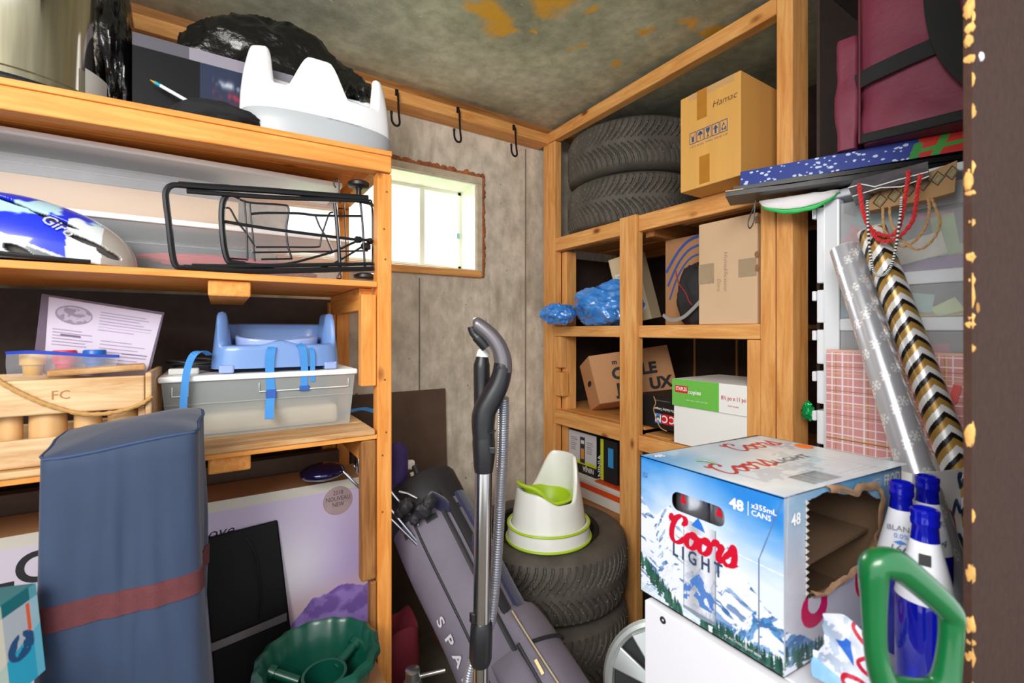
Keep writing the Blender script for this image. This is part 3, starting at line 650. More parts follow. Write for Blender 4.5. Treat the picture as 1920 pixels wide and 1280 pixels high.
tag(build(MB().tube(smooth(pcv, 6), [.022]*4+[.028]*9+[.030]*3+[.022, .02, .008], 20), 'club_cover', pm('purple_cover', '3c2a66', .7, bump=.4, bs=200), None), 'purple padded club cover standing up out of the golf bag', 'club cover')
q = [atd(767, 868, 1.46), atd(772, 885, 1.455), atd(785, 925, 1.44), atd(792, 945, 1.43)]
t = thing('putter', 'white headed putter sticking up behind the purple cover', 'golf club', tuple(q[-1]))
part(t, 'putter_head', MB().obox(atd(758, 882, 1.46), V3(atd(779, 880, 1.46))-V3(atd(758, 882, 1.46)), (0, .02, 0), (0, 0, .03)), pm('pale_cream', 'ddd2c0', .5), .006); part(t, 'shaft', MB().tube([q[1], q[3], mouth+A*.2], .007, 10), pm('pale_cream', 'ddd2c0'))
for i, (x0, y0, x1, y1) in enumerate(((777, 872, 806, 945), )):
    a, b = atd(x0, y0, 1.43), atd(x1, y1, 1.42); t = thing('umbrella_handle', 'black ribbed rubber grip leaning over the mouth of the golf bag', 'grip', tuple(b))
    part(t, 'grip', MB().tube([a.lerp(b, k/16) for k in range(17)], [.009+(.0012 if k % 2 else 0) for k in range(17)], 12), GK); part(t, 'shaft', MB().tube([b, mouth+A*.25+SD*.05], .005, 8), sil)
t = thing('bag_stand_hardware', 'black hinge and clips crowded at the mouth of the golf bag', 'clip', tuple(mouth+toc*.13))
for i, (x, y, r) in enumerate(((762, 948, .022), (778, 972, .017), (795, 955, .025), (806, 940, .02), (750, 960, .015))):
    part(t, 'hinge', MB().blob(atd(x, y, 1.30), (r, r*.8, r), 12, .25, 2, i*9), GK)
part(t, 'buckle', MB().tube([atd(748, 921, 1.33), atd(765, 925, 1.33), atd(783, 934, 1.32)], .004, 8), sil)
rg = smooth([atd(806, 925, 1.36), atd(830, 950, 1.37), atd(862, 985, 1.36), atd(895, 1030, 1.30)], 6)
tag(build(MB().tube(rg, list(np.interp(np.linspace(0, 1, len(rg)), [0, .3, 1], [.010, .026, .022])), 16), 'shoulder_strap', NV), 'navy plush shoulder strap draped along the upper edge of the golf bag', 'strap')
# red tote and silver flask to the left of the golf bag
rt_ = thing('red_tote', 'dark red cloth tote bag tucked between the shelf post and golf bag', 'bag', (.452, 1.33, 0))
part(rt_, 'bag_body', MB().grid([[V3((.452+(.052+.008*math.sin(z*9))*math.copysign(abs(math.cos(a))**.6, math.cos(a)), 1.33+.06*math.copysign(abs(math.sin(a))**.6, math.sin(a)), z+.012*math.sin(3*a))) for a in [2*math.pi*k/36 for k in range(36)]] for z in (.0+.014, .1, .2, .28, .33, .36)]+[[V3((.452, 1.33, .33))]*36], False, True, flip=True), pm('dark_red_cloth', '6a1424', .85, bump=.4, bs=150))
fk = thing('steel_flask', 'small silver flask with a side rod standing before the red tote at the bottom edge', 'flask', (.437, 1.17, 0))
part(fk, 'flask_body', MB().lathe([(.026, .0), (.030, .004), (.030, .27), (.024, .295), (.018, .30)], (.437, 1.17, 0), 32, bottom=True), pm('flask', 'b9bcbc', .25, .9)); part(fk, 'flask_cap', MB().lathe([(.020, .30), (.020, .322), (.016, .325), (0, .325)], (.437, 1.17, 0), 28), pm('flask', 'b9bcbc')); part(fk, 'side_rod', MB().tube([(.455, 1.165, .30), (.515, 1.13, .315)], .006, 10), pm('flask', 'b9bcbc'))
# ================================================================ HUBCAP
hc = V3((1.00, .79, .272)); nn = (V3((0, -.1, H-.1))-hc); nn = V3((-.80, -.52, .30)).normalized(); hx = V3((0, 0, 1)).cross(nn).normalized(); hy = nn.cross(hx)
hb = thing('wheel_cover', 'silver plastic wheel cover leaning behind the white cabinet', 'hubcap', (hc.x, hc.y, .099))
HS = pm('silver_plastic', 'ccd2d2', .25, .5)
part(hb, 'outer_ring', MB().lathe([(.168, -.012), (.172, .0), (.165, .010), (.155, .012), (.146, .006), (.142, -.01)], hc, 64, (hx, hy, nn)), HS)
part(hb, 'back_disc', MB().lathe([(.145, -.016), (0, -.02)], hc, 48, (hx, hy, nn)), pm('hub_dark', '2c2e30', .6))
for k in range(9):
    a = 2*math.pi*k/9; d1 = hx*math.cos(a)+hy*math.sin(a); d2 = nn.cross(d1)
    part(hb, 'spoke', MB().prism([hc+d1*.04-d2*.012, hc+d1*.148-d2*.030, hc+d1*.148+d2*.030, hc+d1*.04+d2*.012], nn*.012), HS, .004)
part(hb, 'hub_centre', MB().lathe([(.05, .0), (.05, .012), (.04, .018), (0, .02)], hc, 32, (hx, hy, nn)), HS)
tag(bev(build(B(.90, .62, .0, 1.22, .92, .098), 'cardboard_box', pm('kraft', 'b98c5e', .8, bump=.15, bs=300, var=.06, vs=6)), .003), 'low brown cardboard box on the floor under the wheel cover', 'box')
# ================================================================ RIGHT SIDE: cabinet, beer carton, bottles
CABZ = .7445; CW = pm('white_laminate', 'e6e6ee', .35)
cb = thing('white_cabinet', 'low white laminate cabinet under the blue beer carton', 'cabinet', (.95, .37, 0))
part(cb, 'front_panel', B(.648, .175, .02, .666, .562, CABZ-.001), CW, .0015); part(cb, 'end_panel', B(.668, .545, .02, 1.25, .562, CABZ-.021), CW, .0015)
part(cb, 'end_panel', B(.668, .175, .02, 1.25, .192, CABZ-.021), CW, .0015); part(cb, 'top', B(.668, .175, CABZ-.019, 1.262, .562, CABZ), CW, .0015); part(cb, 'plinth', B(.66, .19, 0, 1.25, .55, .02), CW)
p = onX(1243, 1162, .648); part(cb, 'cam_screw', MB().lathe([(.0, -.0005), (.0025, .0002), (.003, .0012), (.0058, .0012), (.0062, 0)], p, 20, ((0, 1, 0), (0, 0, 1), (-1, 0, 0))), pm('screw_dark', '4a4a50', .35, .7), label='dark cross-head cam screw')
# ---- beer carton
A0 = V3((.660, .327, .7475)); Bq = V3((.660, .583, .7475)); Cq = V3((1.006, .301, .7475)); Dq = V3((1.006, .548, .7475)); BH = .2515
bc = thing('beer_carton', 'large blue 48 can beer carton with snowy mountains and a torn open side', 'carton', (.83, .44, .7475))
SAT = colmat('carton_print', .32, coat=.25); KR = pm('kraft_inside', '6e553f', .85, bump=.15, bs=200, var=.08, vs=9)
def mountains(c, ridge, base, seed, snow=.5, rock='3f6ea8', col='e3e8f4', amp=.035, fr=9):
    """a snowy ridge: ridge = [(x, y)...] in 0..1; rock streaks by noise"""
    xs, ys = zip(*ridge); r = np.interp(c.X, xs, ys)+amp*(vnoise(c.X*fr*3, c.X*0+seed, seed)-.5)
    m = (c.Y < r) & (c.Y > base); d = (r-c.Y)
    n = vnoise(c.X*26+d*22, c.Y*14-d*6, seed+1, 5); k = (n > snow+.22*np.clip(d*3, 0, .6))*1.
    fade = np.clip(1-(d/np.maximum(r-base, .01))*.6, .15, 1)
    c.mix(m*.92, col); c.mix(m*k*fade*.85, rock)
    n2 = vnoise(c.X*50+d*30, c.Y*30, seed+2, 3); c.mix(m*k*(n2 > .5)*fade*.6, '2c5288'); return c
def trees(c, x0, x1, f, seed, col='2c5b4f', n=60):
    rs = np.random.RandomState(seed)
    for i in range(n):
        x = x0+(x1-x0)*rs.rand(); top = f(x)+.05*rs.rand(); hgt = .05+.06*rs.rand(); b = hexc(col)*(.65+.6*rs.rand())
        for k in range(4):
            yy = top-hgt*k/4; wd = .004+.009*k/4
            c.poly([(x-wd*1.6, yy-hgt*.33), (x+wd*1.6, yy-hgt*.33), (x, yy)], b)
    return c
cv = Cv(400, 400, 'd9e1f2'); X, Y = cv.X, cv.Y
sky = np.clip((Y-.52+.16*(vnoise(X*3, Y*3, 4)-.5)+.20*np.clip(X-.6, 0, .4)-.15*np.exp(-((X-.4)/.25)**2))/.42, 0, 1); cv.mix(sky**1.1, '2a7fd0')
cloud = vnoise(X*3+Y*2, Y*7-X, 9, 6); cv.mix(np.clip((cloud-.50)*2.6, 0, 1)*(Y < .97)*(.75-.5*sky), 'eef3fb')
mountains(cv, [(0, .72), (.04, .66), (.12, .58), (.2, .66), (.26, .71), (.32, .60), (.4, .50), (1, .3)], .2, 11, .54, rock='7f9cc8', amp=.02)
mountains(cv, [(0, .30), (.45, .34), (.58, .50), (.66, .60), (.70, .585), (.76, .48), (.84, .40), (.93, .32), (1, .30)], .04, 21, .52, rock='5b86be', amp=.025)
mountains(cv, [(0, .46), (.05, .40), (.14, .27), (.2, .1), (1, 0)], .05, 31, .46, rock='4a7ab8'); mountains(cv, [(.14, .12), (.25, .30), (.33, .32), (.4, .26), (.52, .2), (.6, 0), (1, 0)], .0, 41, .54, rock='7797c8', amp=.02)
mountains(cv, [(0, 0), (.50, .02), (.585, .36), (.66, .22), (.76, .12), (1, 0)], .0, 51, .44, rock='3a72b8')
mountains(cv, [(0, 0), (.6, .0), (.76, .16), (.84, .29), (.93, .27), (1, .20)], .0, 61, .40, rock='2f78c0')
cv.mix((Y < .06+.03*vnoise(X*8, X*0, 3))*.8, 'cfdde6')
trees(cv, .0, .36, lambda x: .27-.68*x, 3, n=100); trees(cv, .50, 1.0, lambda x: .05+.10*abs(x-.78), 8, n=120)
# silver can
cx0, cx1, cyb, cyt = .365, .60, .05, .66
m = ((X > cx0) & (X < cx1) & (Y > cyb+.03*np.abs(X-.48)*4) & (Y < cyt))*1.; t_ = (X-cx0)/(cx1-cx0); shade = np.stack([.78+.12*np.cos(t_*9)]*3, -1)*np.array([.97, .98, 1.03])
cv.mix(m*.80, shade); cv.mix(m*((t_ < .03) | (t_ > .97))*.6, '70788c'); cv.mix(m*(Y < cyb+.035)*.7, '6b7890')
cc = Cv(10, 10, 'ffffff'); sub = vnoise(X*30, Y*22, 77, 5); rg = .34-np.abs(X-.48)*1.1; cv.mix(m*(Y < rg)*(Y > .13)*(sub > .45)*.85, '3d6fc0')
cv.poly([(.425, .635), (.525, .62), (.50, .67), (.475, .70), (.45, .67)], '2f72d0')
cv.line(0, .605, 1, .565, .004, 'f2f4fa')                       # the crease across the box
cv.line(.865, .02, .865, .60, .006, '5a6f96'); cv.line(.865, .60, .99, .97, .006, '5a6f96')
# hand hole
ex = lambda x0, y0, x1, y1: (np.maximum(np.maximum(x0-X, X-x1)/.05, 0)**2+np.maximum(np.maximum(y0-Y, Y-y1)/.05, 0)**2) < 1
def pen(c, s, x, y, sz, wd, col, k=.5, sh=.16):
    for ch in s:
        st, adv = SCRIPT[ch]
        for q_ in st:
            q_ = smooth([(x+(a_+b_*sh)*sz, y+b_*sz) for a_, b_ in q_], 9)
            for i_ in range(len(q_)-1):
                dx, dy = q_[i_+1].x-q_[i_].x, q_[i_+1].y-q_[i_].y; e_ = min(1, .5+.12*min(i_, len(q_)-2-i_)); w_ = wd*sz*(1-k+2*k*abs(dy)/max(1e-9, math.hypot(dx, dy)))*e_
                c.line(q_[i_].x, q_[i_].y, q_[i_+1].x, q_[i_+1].y, w_, col)
        x += adv*sz
pen(cv, 'Coors', .245, .480, .185, .15, 'c8102e')
hole1 = ex(.325, .745, .605, .770)
U1 = A0-Bq; n1 = U1.cross(V3((0, 0, 1))).normalized()
face('printed_front', bc, Bq, U1, (0, 0, BH), cv, SAT, 0, hole=hole1, label='front with mountains, pines and a silver can')
hole1b = ex(.32, .74, .61, .775); rim_ = ex(.318, .738, .612, .777) & ~hole1; cv.mix(rim_*.8, 'e8ecf4')
def fp(u, v, e=.0008): return Bq+U1*u+V3((0, 0, BH*v))+n1*e
RED = pm('script_red', 'c8102e', .4); NVT = pm('letter_slate', '34405c', .45)
dL = (U1.normalized()*.99-V3((0, 0, 1))*.14).normalized()
text(bc, 'lettering', 'L I G H T', fp(.465, .385), U1, V3((0, 0, 1)), .0215, NVT, bold=.03, width=.092, ext=.0010)
text(bc, 'lettering', '48', fp(.735, .845), U1, (0, 0, 1), .0155, WHITE, bold=.05, ext=.0008); text(bc, 'lettering', '| x355mL\n| CANS', fp(.80, .885), U1, (0, 0, 1), .0078, WHITE, al='LEFT', bold=.02, ext=.0008)
text(bc, 'lettering', '4% ALC./VOL. LIGHT BEER', fp(.77, .04), U1, (0, 0, 1), .0035, WHITE, ext=.0008); text(bc, 'lettering', '1/2 C\nCGP', fp(.05, .87), U1, (0, 0, 1), .004, NVT, ext=.0008)
# cans seen through the hand hole
for i, u in enumerate((.34, .60)):
    c = Bq+U1*u+V3((.040, 0, 0)); ct = thing('beer_can', ('silver beer can at the left of the carton hand hole', 'silver beer can at the right of the carton hand hole')[i], 'can', (c.x, c.y, .872), 'cans inside the beer carton')
    part(ct, 'can_body', MB().lathe([(.020, .0), (.026, .003), (.031, .012), (.031, .095), (.026, .108), (.025, .112), (.023, .108), (0, .106)], (c.x, c.y, .872), 28, bottom=True), pm('can_silver', 'b9bbc4', .28, .85, var=.12, vs=60))
    part(ct, 'can_print', MB().prism([V3((c.x-.0315, c.y+.006*k, .935+.02*z)) for k, z in ((-1, 0), (1, 0), (0, 1))], (-.0006, 0, 0)), RED)
part(bc, 'inner_tray', B(.672, .345, .8655, .992, .53, .871), KR)
# top
T0 = Bq+V3((0, 0, BH)); UT = A0-Bq; VT = Dq-Bq
cv = Cv(250, 340, 'c9d8e6'); X, Y = cv.X, cv.Y           # X towards the front corner, Y away along the long side
cv.mix(np.clip(1-Y*3, 0, 1)*np.clip(1.3-X*1.5, 0, 1), '4b9bd8'); cv.mix(np.clip((Y-.72)*2, 0, 1)*np.clip(.6-X, 0, 1), '62abd8')
cv.mix(np.clip((vnoise(X*4, Y*5, 3, 5)-.42)*3, 0, 1)*.8, 'f1f4f7'); cv.mix(np.exp(-((X-.6)/.3)**2)*.55, 'f4f4f2')
mk = (vnoise(X*20, Y*26, 5, 5) > .50) & (X > .62) & (X < .86-.25*np.abs(Y-.35)) & (Y > .12) & (Y < .62); cv.mix(mk*.45, '9fb0c6')
mk = (vnoise(X*18, Y*18, 15, 5) > .48) & (((X-.58)/.2)**2+((Y-.66)/.10)**2 < 1); cv.mix(mk*.5, 'a5cadb')
mk = (vnoise(X*28, Y*28, 25, 5) > .5) & (((X-.30)/.12)**2+((Y-.86)/.10)**2 < 1); cv.mix(mk*.5, '8f96c4')
for i in range(26): cv.rect(.80, .27+i*.0085, .955, .27+i*.0085+(.0055 if i % 3 else .003), '4a4a50')
cv.rect(.80, .27, .81, .49, '4a4a50'); cv.line(.03, .80, .95, .80, .004, '8d99a8')
for k, (x0, y0) in enumerate(((.9, .55), (.93, .60))): cv.line(x0, y0, x0, y0+.22, .003, '9aa6b4')
cvT = Cv(260, 360, 'ffffff'); cvT.a = None
def top_pen(x0, y0, sz):   # the script runs along Y (away), upwards = -X
    for ch in 'Coors':
        st, adv = SCRIPT[ch]
        for q_ in st:
            q_ = smooth([(x0-b_*sz*1.36, y0+(a_+b_*.16)*sz) for a_, b_ in q_], 9)
            for i_ in range(len(q_)-1): cv.line(q_[i_].x, q_[i_].y, q_[i_+1].x, q_[i_+1].y, .018, 'c02834')
        y0 += adv*sz
top_pen(.60, .08, .145); top_pen(.27, .52, .145)
face('printed_top', bc, T0, UT, VT, cv, SAT, 0)
tp = lambda x, y, e=.0006: T0+UT*x+VT*y+V3((0, 0, e)); VU = VT.normalized(); DN = -UT.normalized()
text(bc, 'lettering', 'LIGHT', tp(.60, .60), VU, DN, .018, pm('letter_grey', '70747c', .5), bold=.01, width=.095); text(bc, 'lettering', '48', tp(.12, .06), VU, DN, .015, WHITE, bold=.04); text(bc, 'lettering', 'x355mL\nCANS', tp(.09, .13), VU, DN, .006, WHITE, al='LEFT')
part(bc, 'sticker', MB().lathe([(.0, .0006), (.016, .0006), (.0165, 0)], tp(.40, .93), 28), pm('orange_sticker', 'ff7a10', .5), label='orange round sticker')
part(bc, 'staple', MB().tube([tp(.30, .145, .001), tp(.34, .16, .004), tp(.37, .17, .0035), tp(.42, .18, .001)], .0016, 8), pm('wire_green', '6f8a6a', .3, .6))
# torn side
UR = Cq-A0; cv = Cv(260, 230, 'bdbac4'); X, Y = cv.X, cv.Y
cv.mix(np.clip((Y-.55)/.4, 0, 1)*np.clip(.35+X*1.2, 0, 1), '5a9fd0'); cv.mix(np.clip((X-.55)*2.6, 0, 1)*.55*np.clip(Y*1.4, 0, 1), '8db4dc')
cv.mix(np.clip((vnoise(X*5, Y*6, 31, 5)-.5)*3, 0, 1)*.4, 'd6d8e2')
mountains(cv, [(0, .25), (.1, .20), (.2, .12), (.3, .05), (1, 0)], 0, 71, .40); trees(cv, 0, .28, lambda x: .13-.2*x, 5, n=40)
cv.mix(((((X-.22)/.10)**2+((Y-.30)/.11)**2 < 1) & (((X-.22)/.05)**2+((Y-.34)/.07)**2 > 1))*1., 'c01050')
for a, b, r in ((.74, .40, .05), (.60, .33, .05), (.86, .50, .05)): cv.mix((((X-a)/r)**2+((Y-b)/(r*2.2))**2 < 1) & (((X-a)/(r*.5))**2+((Y-b)/(r*1.4))**2 > 1), 'c2183c')
for a in (.66, .74): cv.rect(a, .14, a+.02, .26, '34405c')
cv.line(0, 0, .03, 1, .012, 'c0c4cc')
wob = .012*np.sin(Y*150); xr = np.interp(Y, [.36, .42, .60, .80, .90, .955], [.50, .66, .80, .82, .74, .30])+.03*(vnoise(Y*12, Y*3, 8)-.5); xl = .145+np.abs(wob)*1.3
hole2 = (X > xl) & (X < xr) & (Y > .37+.05*np.abs(X-.2)) & (Y < np.interp(X, [.1, .3, .55, .62, .8], [.93, .955, .88, .90, .78])+.03*(vnoise(X*14, X*2, 6)-.5)); hole2 &= ~((X < .3) & (Y < .30))
face('printed_side', bc, A0, UR, (0, 0, BH), cv, SAT, 0, hole=hole2, label='side with a big torn hole')
nr = UR.cross(V3((0, 0, 1))).normalized(); sp = lambda u, v, e=.0008: A0+UR*u+V3((0, 0, BH*v))+nr*e
text(bc, 'lettering', 'FROID', sp(.89, .885), UR, (0, 0, 1), .017, WHITE, bold=.04, ext=.0012, width=.055); text(bc, 'lettering', 'NORMALE\nFILTREE\nCERTIFIEE', sp(.78, .93), UR, (0, 0, 1), .0042, WHITE, al='RIGHT', ext=.0012); text(bc, 'lettering', '48', sp(.075, .83), UR, (0, 0, 1), .016, WHITE, bold=.04, ext=.0012)
# other walls and the brown inside
wl = MB(); wl.obox(Dq, (0, 0, BH), Cq-Dq, (-.002, 0, 0)).obox(Bq, Dq-Bq, (0, 0, BH), (0, -.002, 0)).obox(A0+V3((0, 0, .0)), Cq-A0, Bq-A0, (0, 0, .002)).obox(A0+V3((0, 0, BH-.003)), Cq-A0, Bq-A0, (0, 0, .002)); part(bc, 'carton_wall', wl, KR)
cvk = Cv(130, 115, '8a6f57'); part_in = face('inner_wall', bc, A0-nr*.0035, UR, (0, 0, BH), Cv(260, 230, '5e4836'), colmat('kraft_print', .9), 0, hole=hole2)
face('inner_wall', bc, Bq-n1*.003, U1, (0, 0, BH), Cv(400, 400, '5e4836'), colmat('kraft_print', .9), 0, hole=hole1b)
# torn lip curling out of the hole
mb = MB(); rnd = random.Random(8); P = []
edge = [(.20, .37), (.27, .355), (.36, .36), (.45, .37), (.54, .39), (.62, .42), (.70, .50), (.77, .60), (.80, .70), (.80, .80), (.75, .87), (.66, .885), (.60, .90), (.56, .87), (.45, .92), (.33, .95)]
for i, (u, v) in enumerate(smooth(edge, 3)[i][:2] for i in range(len(smooth(edge, 3)))):
    k = .010+.012*rnd.random() if v < .6 else .005+.006*rnd.random()
    P.append([sp(u, v, -.002), sp(u, v, .003), sp(u-.02, v+.035, .003+k*.5)-UR*.0, sp(u-.05, v+.055+.02*rnd.random(), k*.6), sp(u-.02, v+.03, .001)])
mb.grid(P); part(bc, 'torn_lip', mb, pm('torn_kraft', 'b08a68', .9, bump=.5, bs=120, var=.2, vs=30), label='torn brown cardboard lip')
mb = MB()
for i in range(14):
    v = .40+.52*i/13; a = sp(.150, v); mb.prism([a, a+UR*.022+V3((0, 0, .002)), a+V3((0, 0, .0075))], nr*.001)
part(bc, 'perforation', mb, pm('torn_white', 'cfc8c4', .8))['kind'] = 'stuff'
# ---- torn carton flap lying against the carton
cv = Cv(150, 150, 'dfe3f2'); X, Y = cv.X, cv.Y
cv.mix((vnoise(X*9, Y*9, 4, 5) > .5)*np.clip(1.1-X*1.6, 0, 1)*.75, '6f8cae'); cv.mix((Y < .30-.35*X)*.9, '8ec2ee')
cv.poly([(.33, .62), (.42, .64), (.45, .70), (.53, .66), (.60, .36)], '2d6bd2')
for q in ([(.62, .96), (.55, .86), (.64, .74), (.76, .66), (.86, .60)], [(.72, .52), (.64, .44), (.74, .34), (.92, .30)], [(.95, .10), (.72, .20), (.50, .22), (.46, .12), (.6, .06), (.8, .02)], [(.62, .98), (.72, .9), (.70, .8)]):
    qq = smooth(q, 6)
    for i in range(len(qq)-1): cv.line(qq[i].x, qq[i].y, qq[i+1].x, qq[i+1].y, .055, 'c41436')
cv.disk(.33, .52, .20, 'aab4cc') if False else None
out = (Y > .98-.9*np.abs(X-.35)**1.6) | (X < .02+.10*vnoise(Y*6, Y*2, 3)+np.where(Y < .35, 0, .10*np.sin(Y*3)))
a0, a1, a2 = atd(1513, 1262, .615), atd(1690, 1300, .53), atd(1513, 1085, .63)
a0.z = max(a0.z, .749); UF = V3((.015, -.100, .0)); UF = atd(1668, 1275, .545)-a0; UF.z = .004; VF = V3((.022, .012, .095))
P = np.zeros((150, 150, 3))
for i in range(150):
    for j in range(150):
        u, v = j/149, i/149; p = a0+UF*u+VF*v; bnd = .010*math.sin(3*u+1)*v+.004*noise.noise(V3((u*5, v*5, 2)))+.012*v*v
        P[i, j] = p+V3((-.6, -.8, 0))*bnd
fl = colgrid('torn_flap', None, P, cv.a, colmat('carton_print', .32), hole=out); sm = fl.modifiers.new('s', 'SOLIDIFY'); sm.thickness = .0016; sm.offset = 0
tag(fl, 'torn carton flap with red script leaning in front of the blue carton', 'cardboard')
# ---- bottles
GLB = pm('cobalt_glass', '1420d8', .06, trans=.55, coat=.5, var=.05); LB = pm('label_paper', 'e4e6f0', .5)
BP = [(0, .002), (.027, .0), (.0305, .004), (.0305, .135), (.029, .15), (.0185, .195), (.0145, .215), (.0135, .232), (.0150, .234), (.0152, .240), (.0142, .243), (.0150, .247), (.0152, .252), (.0128, .2545), (.0112, .253), (.0115, .22), (.016, .19), (.025, .15), (.027, .13)]
def bottle(x, y, z, label, first=None, rz=0, k=1.0):
    if first: return dup(first, (x, y, z), label, rz)
    t = thing('glass_bottle', label, 'bottle', (x, y, z), 'blue glass bottles')
    part(t, 'glass', MB().lathe(BP, (x, y, z), 36), GLB)
    lp = [(r+.0004, h) for r, h in BP if .12 < h < .216][:4]; part(t, 'neck_label', MB().lathe([(.0308, .140), (.0294, .150), (.0190, .195), (.0151, .214)], (x, y, z), 36), LB, label='white shoulder label')
    f = V3((-x, -y, 0)).normalized(); s = V3((-f.y, f.x, 0)); P0 = V3((x, y, z))
    sl = V3((0, 0, .045))-f*.0104; 
    def at(h, r): return P0+V3((0, 0, h))+f*(r+.0016)
    BT = pm('label_blue', '2f7fd8', .5); GT = pm('label_grey', '5a6478', .5)
    text(t, 'label_text', 'BLANC', at(.186, .0212), s, sl, .0075, GT, ext=.0002); text(t, 'label_text', '0.0%', at(.176, .0235), s, sl, .0065, BT, ext=.0002); text(t, 'label_text', '1664', at(.156, .0281), s, sl, .011, GT, ext=.0002, shear=.2)
    part(t, 'label_mark', MB().prism([at(.170, .0249)-s*.009, at(.173, .0242)-s*.001, at(.170, .0249)+s*.007, at(.167, .0256)-s*.002], f*.0004), BT)
    part(t, 'label_mark', MB().prism([at(.150, .0295)-s*.006, at(.153, .0290)+s*.004, at(.146, .0302)+s*.006, at(.143, .0305)-s*.003], f*.0004), BT)
    text(t, 'label_text', '330 ml', at(.143, .0306)+s*.004, s, (0, 0, 1), .003, GT, ext=.0006); return t
b1 = bottle(.876, .262, CABZ+.001, 'blue bottle with white neck label standing against the torn carton side')
bottle(.945, .250, CABZ+.001, 'blue bottle farthest back, mostly hidden behind its neighbour', b1, .2)
b3 = bottle(.770, .206, CABZ+.001, 'blue bottle nearest the green handle, in front of the other two', b1, -2.0)
f = V3((-.770, -.206, 0)).normalized(); s = V3((-f.y, f.x, 0)); q = V3((.770, .206, CABZ+.001))
o = part(b3, 'label_stamp', MB().obox(q+V3((0, 0, .188))+f*.0212-s*.006, s*.012, V3((0, 0, .013))-f*.0030, f*.0012), INK, label='small black square on the label'); o.rotation_euler.z = 2.0
# ---- white twelve can carton that holds the two paper rolls
m0, m1 = V3((1.045, .296, CABZ+.001)), V3((1.225, .236, CABZ+.001)); mv = V3((.030, .090, 0)); mh = .228
mc = thing('can_carton', 'open white twelve can carton with blue script and red oval, paper rolls standing in it', 'carton', ((m0.x+m1.x)/2, (m0.y+m1.y)/2+.04, m0.z))
cv = Cv(200, 170, 'efeff2'); cv.disk(.42, .50, .17, 'c8102e', .20); 
for q in ([(.10, .62), (.30, .72), (.2, .58)],): cv.poly(q, '1c3a6e')
for q in ([(.50, .58), (.56, .74), (.62, .66), (.66, .80), (.72, .70), (.80, .86), (.9, .80)], [(.55, .34), (.60, .46), (.68, .36), (.74, .48), (.82, .40), (.9, .52)], [(.34, .22), (.60, .30), (.85, .38)], [(.62, .86), (.60, .95), (.7, .93)]):
    qq = smooth(q, 6)
    for i in range(len(qq)-1): cv.line(qq[i].x, qq[i].y, qq[i+1].x, qq[i+1].y, .05, '1d3f6c')
Um = m1-m0; face('printed_front', mc, m0, Um, (0, 0, mh), cv, SAT, 0); nm = Um.cross(V3((0, 0, 1))).normalized()
text(mc, 'lettering', '12 x 355 mL', m0+Um*.16+V3((0, 0, mh*.70))+nm*.0006, V3((0, 0, 1)), -Um, .0085, NVT, bold=.02, al='LEFT'); text(mc, 'lettering', 'CANS/CANETTES', m0+Um*.25+V3((0, 0, mh*.72))+nm*.0006, V3((0, 0, 1)), -Um, .005, NVT, al='LEFT')
part(mc, 'carton_wall', MB().obox(m0-nm*.002, Um, (0, 0, mh-.0005), -nm*.001).obox(m0-nm*.003, mv, (0, 0, mh), Um*.012).obox(m1-nm*.003-Um*.012, mv, (0, 0, mh), Um*.012).obox(m0+mv, Um, (0, 0, mh), (0, -.002, 0)).obox(m0-nm*.003, Um, mv, (0, 0, .002)), WHITE)
# ---- paper rolls
def roll(name, label, p_top, p_mid, r, img, zb, mat):
    d = (p_mid-p_top).normalized(); Ln = (p_top.z-zb)/-d.z; p_end = p_top+d*Ln; ax = -d
    e1 = ax.cross(V3((0, 1, 0))).normalized(); e2 = ax.cross(e1)
    t = thing(name, label, 'gift wrap', tuple(p_end)); ny, nx = img.shape[:2]; P = np.zeros((ny, nx, 3))
    for j in range(nx):
        a = 2*math.pi*j/nx; v = e1*math.cos(a)*r+e2*math.sin(a)*r
        for i in range(ny): P[i, j] = p_end+ax*(Ln*i/(ny-1))+v
    colgrid('paper', t, P, img, mat, cu=True, flip=False, smoothf=True)
    part(t, 'core', MB().lathe([(r, 0), (r-.0016, .0006), (r-.002, -.03), (r-.002, -.2)], p_top, 40, (e1, e2, ax)), KR); part(t, 'inner_edge', MB().lathe([(r+.0003, -.0015), (r-.001, .0012), (r-.002, -.001)], p_top, 40, (e1, e2, ax)), WHITE)
    return t
def rollp(ta, tb, sb): return ta
p_t, p_m = V3((1.222, .470, 1.42)), V3((1.115, .308, .951))
img = Cv(130, 460, 'c6c8d2'); rs = np.random.RandomState(4); Ln = .75
img.asp = .24
for k in range(96):
    cx, cy, R = ((k*5) % 9)/9+.06*rs.rand(), (k+.5)/96, .0135
    for q in range(6):
        a = q*math.pi/3; asp = .24
        for (r0, r1) in ((0, 1),): img.line(cx+R*r0*math.cos(a)/asp, cy+R*r0*math.sin(a), cx+R*r1*math.cos(a)/asp, cy+R*r1*math.sin(a), .0034, 'fafafc')
        bx, by = cx+R*.6*math.cos(a)/asp, cy+R*.6*math.sin(a)
        for dq in (-.7, .7): img.line(bx, by, bx+R*.4*math.cos(a+dq)/asp, by+R*.4*math.sin(a+dq), .003, 'fafafc')
img.asp = .25
roll('wrapping_paper_roll', 'silver wrapping paper roll with white snowflakes, left of the chevron roll', p_t, p_m, .029, img.a, .752, colmat('foil_print', .28, .5))
img = Cv(160, 560, 'eeeeee'); X, Y = img.X, img.Y; ch = (Y*19+1.0*np.abs(((X*2+.3) % 1)-.5)*2) % 1.0
img.mix((ch < .36)*1., 'b08a45'); img.mix(((ch >= .36) & (ch < .64))*1., '1c1a1a'); img.mix((ch >= .64)*1., 'efeff0')
